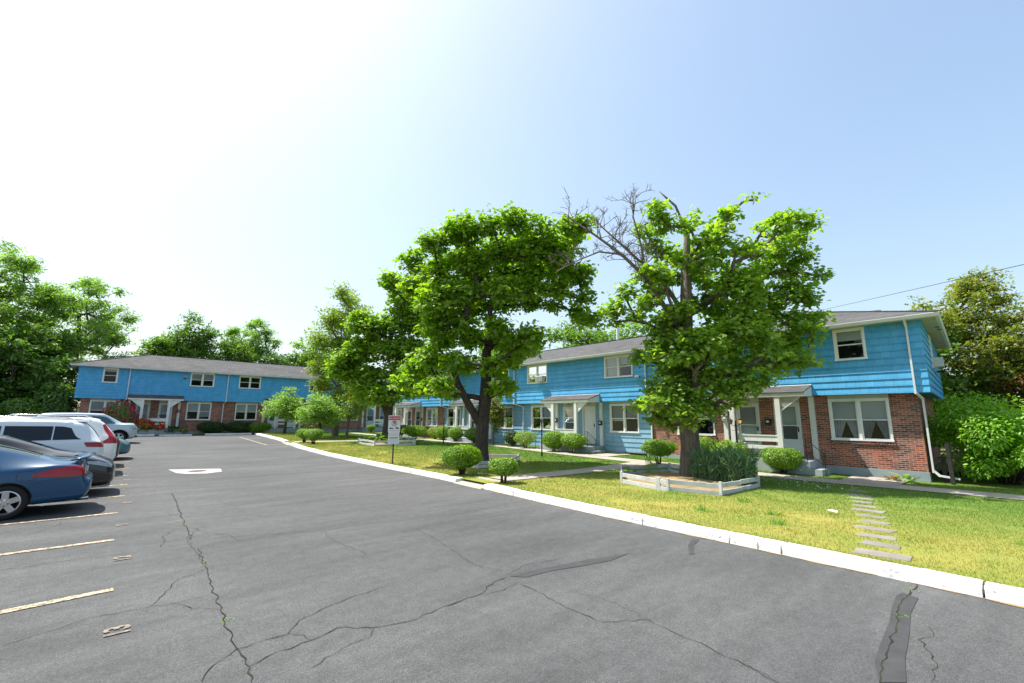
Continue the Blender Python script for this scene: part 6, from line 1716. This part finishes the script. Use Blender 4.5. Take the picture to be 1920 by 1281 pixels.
    clump('tall_weed', 'thin tall weed in the planter left of the thick maple trunk', LP(13.9, 8.55, .1), 14, .85, .22, .14, 'blade', M['leaf_light'], 'weed', 5, .15)
    for i, (x, y, lb) in enumerate(((12.9, 29.0, 'pale leaved hosta at the left end of the white planter'), (13.3, 28.2, 'larger leafy plant in the white planter, left of the maple'), (13.6, 27.0, 'low green plant in the white planter before the maple trunk'), (14.5, 26.5, 'low plant in the white planter just right of the sign'))):
        hosta(LP(x, y, .12), lb, 34 if i < 2 else 24, .62 if i == 1 else .5, 'leaf_hosta' if i == 0 else 'leaf_far', 40 + i, group='leafy plants in the white planter')
    hosta(LP(13.2, 8.9, .1), 'low leafy plant at the back board of the gapped planter', 16, .26, 'leaf_far', 51)
    # tufts by the foundation of the near unit
    hosta(LP(20.0, 2.85, 0), 'light green plant growing at the foundation under the near window', 22, .34, 'leaf_hosta', 61)
    hosta(LP(20.1, 3.25, 0), 'withered brown plant stump at the foundation under the near window', 26, .24, 'leaf_orange', 62)
    # lawn weeds: bright tufts
    sp = [(11.3, 4.6, 'in front of the planter corner'), (10.2, 3.6, 'between planter and curb'), (9.3, 3.2, 'near the middle of the front lawn'), (9.4, 4.7, 'close behind the long curb'), (10.9, .2, 'right of the stepping stones'), (8.5, -.1, 'behind the nearest curb'), (11.0, 6.2, 'at the gap of the planter')]
    for i, (x, y, w) in enumerate(sp):
        g = LP(x, y); n = 80; q = np.random.default_rng(70 + i)
        P = np.stack([g.x + q.normal(0, .07, n), g.y + q.normal(0, .10, n), np.full(n, g.z)], 1)
        leaves_obj('weed_tuft', P, q.normal(0, .8, (n, 3)), .10, 'blade', M['leaf_light'], .4, lab=('bright green weed tuft in the lawn ' + w, 'weed', 'weed tufts in the lawn'), dirs=np.stack([q.normal(0, .5, n), q.normal(0, .5, n), np.ones(n)], 1))
    # clover flowers in the shade
    n = 170; X = rng.normal(16.2, .7, n); Y = rng.normal(4.9, .75, n); P = np.stack([X, Y, zlawn(X, Y) + .07], 1)
    leaves_obj('clover_flowers', P, np.tile(np.array([0, 0, 1.]), (n, 1)) + rng.normal(0, .5, (n, 3)), .035, 'quad', M['petal_white'], .3, lab=('scattered tiny white clover flowers in the shaded lawn', 'flowers', None)); bpy.context.view_layer.update()
    bpy.data.objects['clover_flowers']['kind'] = 'stuff'
    # rose bed at the far wing
    def roses(base, w, h, label, petal, seed, n=900, nf=70, leafm='leaf_far'):
        root = shrub('rose_bush', label, base, w, h, M[leafm], .10, n, .1, None, seed=seed, pw=2., cat='rose bush')
        q = np.random.default_rng(seed); d = q.normal(0, 1, (nf, 3)); d[:, 2] = np.abs(d[:, 2]) * .8; d[:, 1] -= .6; d /= np.linalg.norm(d, axis=1, keepdims=True)
        P = np.array(base) + d * np.array([w / 2, w / 2, h * .55]) * 1.02 + np.array([0, 0, h * .45])
        P = np.repeat(P, 5, 0) + q.normal(0, .04, (nf * 5, 3))
        leaves_obj('blossom', P, q.normal(0, 1, P.shape) + np.array([0, -.7, .5]), .17, 'oval', M[petal], .3, root, origin=base)
    roses((.55, 46.0 + 1.6, .4), 2.3, 2.6, 'tall dark pink rose bush before the far double window', 'petal_pink', 81, 1500, 60)
    roses((2.1, 47.75, .4), 1.6, 1.35, 'orange red rose bush beside the silver suv bonnet', 'petal_red', 82, 800, 75)
    roses((3.1, 47.85, .4), 1.3, 1.0, 'lower orange red rose bush in front of the far porch post', 'petal_red', 83, 700, 50)
    shrub('boxwood', 'low dark plant right of the roses at the far porch', (4.0, 47.8, .4), 1.3, .7, M['leaf_boxdark'], .09, 1300, .02, None, seed=84)
    hosta((4.75, 47.6, .42), 'pale yellow leafy plant at the far porch steps', 30, .6, 'leaf_hosta', 85)

def make_trees():
    def P3(base, u, d, z): return Vector(base) + Vector((VR * u + VF * d).tolist()) + Vector((0, 0, z))
    # ---- the dead topped maple in the planter
    b = LP(14.62, 7.55)
    cl = sil_clumps(b, [(u * .95, z * .975, r_) for u, z, r_ in SIL_T2], 0, 21, 1.9, .75)
    # bring the lower skirt around the trunk
    trunk = [b, P3(b, .03, 0, 1.0), P3(b, .0, 0, 2.0), P3(b, -.02, .05, 3.0), P3(b, .08, .05, 4.0), P3(b, .12, .1, 5.0), P3(b, .16, .1, 6.2), P3(b, .25, .1, 7.2), P3(b, .28, .1, 8.2)]
    root = tree('maple_tree', 'tall maple with dead bare top limbs and broken leader, standing in the gapped planter', b, trunk, cl, .30, 34000, .14, 'maple', M['leaf_maple_old'], M['bark'], 'maples of the front lawn', 5, spread=.7, tip_r=.011, trunk_n=20)
    # grey broken leader and bare limbs
    mb = MB(); r = random.Random(9)
    mb.tube([P3(b, .10, -.12, 4.6), P3(b, .18, -.12, 6.0), P3(b, .22, -.1, 7.3), P3(b, .30, -.1, 8.2), P3(b, .29, -.1, 9.1)], [.17, .16, .14, .11, .07], 10)
    mb.tube([P3(b, .27, -.1, 8.4), P3(b, .15, -.1, 9.0), P3(b, -.05, -.12, 9.55), P3(b, -.38, -.15, 9.85), P3(b, -.62, -.15, 10.1)], [.055, .05, .045, .035, .012], 8)
    def limb(pts, rad, twigs, spread=1.0, seed=0):
        mb.tube(pts, rad, 7); q = random.Random(seed)
        for i in range(1, len(pts)):
            for t in range(twigs):
                p = pts[i - 1].lerp(pts[i], q.random()); L = q.uniform(.35, 1.0) * spread
                d = Vector(((VR * q.gauss(-.1, .8) + VF * q.gauss(0, .8)).tolist())) + Vector((0, 0, q.gauss(.75, .5))); d.normalize()
                e = p + d * L; m = p.lerp(e, .5) + Vector((q.gauss(0, .05), q.gauss(0, .05), q.gauss(.04, .05)))
                mb.tube([p, m, e], [.017, .012, .005], 4, cap=False)
                for _ in range(3):
                    s = m.lerp(e, q.random()); f = s + (d + Vector((q.gauss(0, .7), q.gauss(0, .7), q.gauss(.2, .5)))).normalized() * L * .42
                    mb.tube([s, s.lerp(f, .5) + Vector((0, 0, .02)), f], [.009, .007, .003], 4, cap=False)
                    for __ in range(2):
                        s2 = s.lerp(f, q.uniform(.4, 1)); f2 = s2 + Vector((q.gauss(0, .5), q.gauss(0, .5), q.gauss(.3, .5))).normalized() * L * .2
                        mb.tube([s2, f2], [.006, .0025], 3, cap=False)
    limb([P3(b, .1, .0, 4.6), P3(b, -.8, -.3, 5.9), P3(b, -1.35, -.5, 6.7), P3(b, -2.2, -.6, 7.5), P3(b, -3.1, -.6, 8.2), P3(b, -4.1, -.6, 8.9)], [.10, .085, .07, .055, .04, .02], 9, 1.0, 1)
    limb([P3(b, .1, .1, 5.6), P3(b, -.7, .1, 7.0), P3(b, -1.4, .2, 7.6), P3(b, -2.1, .2, 8.3), P3(b, -2.9, .1, 9.0)], [.085, .07, .055, .04, .015], 10, 1.05, 2)
    limb([P3(b, -1.35, -.5, 6.7), P3(b, -1.5, -.6, 7.8), P3(b, -1.75, -.6, 8.9), P3(b, -1.6, -.6, 9.7)], [.05, .04, .03, .012], 10, .95, 3)
    limb([P3(b, -2.2, -.6, 7.5), P3(b, -3.0, -.7, 7.55), P3(b, -3.8, -.7, 7.2), P3(b, -4.5, -.7, 6.8)], [.035, .03, .02, .008], 6, .8, 4)
    part(mb, 'dead_limb', M['bark_dead'], root, smooth=True)
    # pruned stub
    mb = MB(); mb.tube([P3(b, .15, -.1, 3.4), P3(b, .5, -.25, 3.75), P3(b, .62, -.32, 3.8)], [.16, .12, .11], 10); part(mb, 'pruned_stub', M['bark'], root, smooth=True)
    # ---- the forked maple in the middle
    b = LP(11.25, 14.5)
    cl = sil_clumps(b, SIL_T1, 0, 22, 2.6, .85)
    trunk = [b, P3(b, -.02, 0, .9), P3(b, .02, 0, 1.7), P3(b, .10, .05, 2.6), P3(b, .12, .05, 3.6), P3(b, .12, .1, 4.6), P3(b, .15, .1, 5.4), P3(b, .25, .1, 6.4)]
    def fork(mb): mb.tube([P3(b, -.05, 0, 1.55), P3(b, -.55, -.1, 2.35), P3(b, -1.0, -.2, 3.2), P3(b, -1.25, -.2, 3.9), P3(b, -1.8, -.3, 4.6)], [.18, .155, .13, .10, .04], 12)
    tree('maple_tree', 'big forked maple with full dark crown in the middle of the lawn', b, trunk, cl, .25, 52000, .145, 'maple', M['leaf_maple'], M['bark_dark'], 'maples of the front lawn', 6, spread=.7, extra=fork, tip_r=.011, trunk_n=20)
    # ---- maple behind the sign
    b = LP(14.5, 29.6)
    cl = sil_clumps(b, SIL_T3, 0, 23, 2.2, .8, 1.1)
    trunk = [b, P3(b, .08, 0, 1.2), P3(b, .15, 0, 2.2), P3(b, .25, 0, 3.3), P3(b, .4, 0, 4.6), P3(b, .6, 0, 6)]
    def fork3(mb): mb.tube([P3(b, .12, 0, 1.7), P3(b, -.3, -.1, 2.7), P3(b, -.75, -.2, 3.8), P3(b, -1.2, -.3, 5.2)], [.22, .18, .13, .06], 10)
    tree('maple_tree', 'dark leafy maple in the white planter, behind the no parking sign', b, trunk, cl, .27, 24000, .21, 'maple', M['leaf_maple'], M['bark_dark'], 'maples of the front lawn', 7, spread=.7, extra=fork3, flare=True)
    # bare twigs of a dead top between the trees
    # ---- yellow green honey locust behind
    b = LP(14.35, 38.7)
    cl = sil_clumps(b, SIL_T4, 0, 24, 2.3, 1.0, 1.3)
    trunk = [b, P3(b, .1, 0, 2), P3(b, .1, 0, 4), P3(b, .4, 0, 6), P3(b, .6, 0, 8), P3(b, .8, 0, 10)]
    tree('locust_tree', 'feathery yellow green tree left of the maples, its top above the far roof', b, trunk, cl, .24, 26000, .17, 'spray', M['leaf_yellow'], M['bark'], None, 8, spread=1.0, shell=.8)
    b = LP(13.9, 35.0)
    tree('young_tree', 'thin young tree with drooping yellow green leaves below the locust', b, [b, P3(b, .05, 0, 1.2), P3(b, .1, 0, 2.4), P3(b, .2, 0, 3.4)], ball_clumps(P3(b, .35, 0, 3.1), 1.15, 1.15, 1.6, 22, .3, .5, 25, -1), .09, 3600, .15, 'spray', M['leaf_yellow'], M['bark'], None, 9, spread=1., tip_r=.008)
    # round ornamental trees near the far wing
    b = LP(12.0, 44.6)
    tree('crab_apple_tree', 'small round ornamental tree in front of the far porch, left of its twin', b, [b, P3(b, .05, 0, .9), P3(b, .05, 0, 1.8)], np.concatenate([ball_clumps(P3(b, -.1, 0, 2.35), 1.6, 1.55, 1.2, 52, .42, .66, 26, -.85), ball_clumps(P3(b, .15, 0, 3.75), .4, .4, .5, 4, .25, .4, 27)]), .11, 9500, .14, 'oval', M['leaf_light'], M['bark_dark'], 'small ornamental trees near the far wing', 10, tip_r=.008)
    b = LP(11.95, 35.4)
    tree('crab_apple_tree', 'small round ornamental tree nearer the clipped pair, right of its twin', b, [b, P3(b, .05, 0, .7), P3(b, -.02, 0, 1.3)], ball_clumps(P3(b, -.05, 0, 1.95), 1.42, 1.35, 1.1, 52, .4, .62, 28, -.85), .10, 9500, .13, 'oval', M['leaf_light'], M['bark_dark'], 'small ornamental trees near the far wing', 11, tip_r=.008)
    # little cedar standard at the walk
    b = LP(19.2, 23.6)
    tree('cedar_tree', 'small tapering yellow green cedar on a thin stem right of the big maple trunk', b, [b, P3(b, .03, 0, .7), P3(b, .15, 0, 1.5), P3(b, .3, 0, 2.6)],
         np.array([(*(P3(b, .18 + .24 * math.cos(i * 2.4) * (1.0 if z > 1.5 else .45), .28 * math.sin(i * 2.4), z)), r_) for i, (z, r_) in enumerate(((.95, .22), (1.2, .28), (1.35, .3), (1.6, .4), (1.7, .42), (1.85, .45), (2.0, .5), (2.15, .5), (2.3, .5), (2.45, .45), (2.6, .42), (2.8, .36), (3.0, .28), (3.1, .22), (2.2, .5), (1.9, .45)))]), .07, 6000, .10, 'spray', M['leaf_cedar'], M['bark'], None, 12, spread=1., tip_r=.007)
    # ---- trees behind the buildings: each its own crown
    GB = 'trees beyond the apartment buildings'
    def bg(name, label, x, y, zg, h, rx, rz, leafm, n, ls, seed, nc=40, shape='spray', low=-.75, tr=.25, airy=.7, r0=.16, r1=.3, cl=None, spray=11):
        b = Vector((x, y, zg)); q = random.Random(seed)
        c = (x, y, zg + h - rz)
        if cl is None: cl = ball_clumps(c, rx * .85, rx * .85, rz * .88, nc, rx * r0, rx * r1, seed, low)
        else: cl = np.array(cl)
        tk = [b] + [Vector((x + q.uniform(-.2, .2), y + q.uniform(-.2, .2), zg + h * t)) for t in (.12, .25, .4, .55, .7)]
        return tree(name, label, b, tk, cl, tr, n, ls, shape, leafm, M['bark_dark'], GB, seed, spread=.9, shell=airy, tip_r=.014, spray=spray)
    # left side: tall airy trees behind the far wing's end, and the thicket beneath
    bg('ash_tree', 'tall airy light green tree at the left edge, its dark fork showing', -8.8, 58, .4, 17.6, 4.8, 5.6, M['leaf_light'], 26000, .19, 101, 95, airy=.9, r0=.09, r1=.2, spray=6)
    bg('ash_tree', 'broad airy tree reaching over the left end of the far roof', -3.2, 60, .4, 15.9, 5.4, 6.2, M['leaf_light'], 34000, .19, 102, 130, airy=.85, r0=.08, r1=.18, spray=6)
    bg('ash_tree', 'rounded green tree between the two airy trees at the left', -7.5, 55, .4, 11.6, 4.6, 4.6, M['leaf_far'], 20000, .22, 103, 70, r0=.12, r1=.24, spray=7)
    bg('maple_tree', 'dark full tree close to the left end of the far building', -6.2, 52.5, .4, 8.6, 3.6, 4.1, M['leaf_dark'], 9000, .26, 104, 46, low=-1)
    bg('maple_tree', 'dark thicket tree at the left picture edge behind the cars', -10.2, 53.5, .4, 9.2, 4.0, 4.5, M['leaf_dark'], 9000, .28, 105, 46, low=-1)
    for i, (x, y, w, h, lb) in enumerate(((-5.0, 49.6, 3.0, 3.0, 'nearest the far building end'), (-7.6, 48.8, 3.4, 3.2, 'in the middle, behind the white suv'), (-10.6, 48.0, 3.6, 3.3, 'at the left picture edge'))):
        shrub('hedge_bush', 'wide leafy dark bush below the trees ' + lb, (x, y, .3), w, h, M['leaf_dark' if i else 'leaf_far'], .17, 3600, .02, 'bushes behind the parked cars', seed=110 + i, wy=2.4, pw=2.2)
    bg('maple_tree', 'dark tree filling the gap beside the far building corner', -4.3, 56.0, .4, 9.0, 3.4, 4.4, M['leaf_dark'], 9000, .28, 106, 46, low=-1)
    bg('maple_tree', 'dark broad tree low behind the cars, between its neighbours', -8.4, 54.5, .4, 8.0, 3.8, 4.0, M['leaf_far'], 9000, .28, 107, 46, low=-1)
    bg('maple_tree', 'shaded tree far left in the second row behind the hedge bushes', -13.5, 56.5, .4, 9.5, 4.2, 4.8, M['leaf_dark'], 8000, .30, 108, 44, low=-1)
    shrub('hedge_bush', 'dark narrow bush filling the corner right by the far building end', (-3.4, 50.2, .3), 2.4, 4.2, M['leaf_dark'], .18, 3600, .02, 'bushes behind the parked cars', seed=118, pw=2.2)
    # behind the far wing
    bg('maple_tree', 'dense dark green tree behind the far roof, left one of the group', 6.6, 68, .5, 14.4, 4.0, 4.8, M['leaf_dark'], 9500, .30, 121, 46, r0=.2, r1=.34)
    bg('maple_tree', 'low rounded dark tree crown just above the far roof ridge', 3.6, 66, .5, 10.6, 2.9, 2.4, M['leaf_far'], 5000, .28, 122, 30)
    bg('elm_tree', 'pale feathery tree with visible branches behind the far roof', 13.2, 68, .5, 15.0, 3.6, 4.2, M['leaf_light'], 12000, .2, 123, 60, airy=.95, r0=.1, r1=.22, spray=6)
    bg('elm_tree', 'rounded mid green tree below the feathery one behind the far roof', 11.2, 65, .5, 12.0, 3.4, 3.2, M['leaf_far'], 6500, .26, 124, 34)
    bg('maple_tree', 'dark tree right of the feathery one behind the far roof', 16.6, 65, .5, 12.0, 3.2, 3.6, M['leaf_dark'], 6500, .28, 125, 34)
    bg('elm_tree', 'light tree behind the locust and the far roof', 21.0, 66, .5, 14.0, 4.2, 4.8, M['leaf_light'], 7000, .30, 126, 36)
    # dead twiggy top behind the maples
    # behind the right wing
    bg('oak_tree', 'broad green tree above the right roof, between the two big maples', 47.0, 39.5, .4, 15.6, 5.6, 5.4, M['leaf_far'], 10000, .36, 131, 44)
    bg('oak_tree', 'green tree above the right roof, left of the white vent pipe', 50.0, 34.0, .4, 14.8, 5.2, 5.2, M['leaf_light'], 10000, .36, 132, 44)
    bg('oak_tree', 'further green tree above the right roof seen through the big maple', 40.0, 47.0, .4, 14.2, 4.8, 5.2, M['leaf_far'], 8000, .36, 133, 40)
    # right edge
    bg('elm_tree', 'spreading olive and yellow tree at the right edge behind the brick unit', 35.5, 1.0, -.1, 10.6, 5.2, 4.6, M['leaf_olive'], 34000, .15, 141, 120, airy=.85, r0=.08, r1=.17, low=-.6, spray=9)
    bg('elm_tree', 'second olive tree beyond the first at the far right', 38.0, -6.0, -.1, 9.6, 5.2, 4.6, M['leaf_olive'], 26000, .16, 142, 100, airy=.85, r0=.09, r1=.18, low=-.7, spray=9)
    bg('maple_tree', 'dark green tree between the end wall and the olive trees', 33.0, 3.5, -.1, 8.4, 3.0, 4.0, M['leaf_dark'], 8000, .26, 143, 40, low=-1)
    bg('maple_tree', 'low copper orange tree under the olive trees', 33.5, -1.9, -.1, 5.9, 3.3, 2.7, M['leaf_orange'], 8500, .22, 144, 40, low=-1)
    bg('maple_tree', 'small purple leaved maple behind the bright bush', 30.8, -4.4, -.1, 4.1, 2.2, 1.6, M['leaf_purple'], 5000, .17, 145, 30, low=-1)
    bg('maple_tree', 'dark shady tree mass at the right edge behind the purple maple', 36.5, -6.0, -.1, 6.2, 4.0, 3.2, M['leaf_dark'], 8000, .28, 146, 40, low=-1)
    bg('maple_tree', 'dark hedge tree low behind the olive trees, farthest right', 40.5, -12.5, -.1, 6.0, 4.6, 3.2, M['leaf_dark'], 8000, .30, 147, 44, low=-1)
    bg('maple_tree', 'dark hedge tree low behind the olive trees, nearest the end wall', 39.0, 1.0, -.1, 6.6, 4.4, 3.4, M['leaf_dark'], 8000, .30, 148, 44, low=-1)
    bg('maple_tree', 'dark hedge tree low behind the copper tree', 40.5, -5.0, -.1, 6.6, 4.6, 3.5, M['leaf_dark'], 8000, .30, 149, 44, low=-1)
    # ---- neighbour house whose roof peeps over the right wing
    root = empty('neighbour_house', (46, 13.0, 0), 'pale neighbour house with only its grey roof corner peeping above the right wing', 'house')
    mb = MB(); mb.box(42, 52, 5.6, 14.5, 0, 8.9); part(mb, 'wall', M['panel'], root)
    mb = MB(); mb.add([(41.6, 5.2, 8.91), (52.4, 5.2, 8.91), (52.4, 14.9, 8.91), (41.6, 14.9, 8.91), (47, 6.9, 11.1), (47, 13.2, 11.1)], [(0, 1, 4), (1, 2, 5, 4), (2, 3, 5), (3, 0, 4, 5), (0, 3, 2, 1)]); part(mb, 'roof', M['shingle'], root)
    # ---- wires
    def wire(name, a, b, sag, r, lb):
        a, b = Vector(a), Vector(b); mb = MB(); pts = [a.lerp(b, t / 24) - Vector((0, 0, sag * 4 * (t / 24) * (1 - t / 24))) for t in range(25)]
        mb.tube(pts, r, 5, cap=False); tag(mb.build(name, M['iron'], smooth=True, loc=a), lb, 'wire', 'overhead wires at the right')
    wire('overhead_wire', (48.0, 12.4, 11.9), (8.0, -11.2, 4.9), .05, .014, 'thin overhead wire crossing the sky above the right trees')
    wire('overhead_wire', (28.4, 2.0, 5.2), (44.5, -2.0, 6.2), .1, .013, 'service wire running from the end wall into the right trees')
    wire('overhead_wire', (34, 1.0, 4.6), (38.0, -12, 6.0), .3, .012, 'lower thin wire strung across the front of the right trees')

# ------------------------------------------------------------------ build all
lot = make_ground()
make_lot_marks(lot)
make_curb()
make_walks()
make_buildings()
make_cars()
make_garden()
make_trees()
make_weeds()
make_grass()
for o in list(bpy.data.objects):
    if o.name in ('Cube',): bpy.data.objects.remove(o)
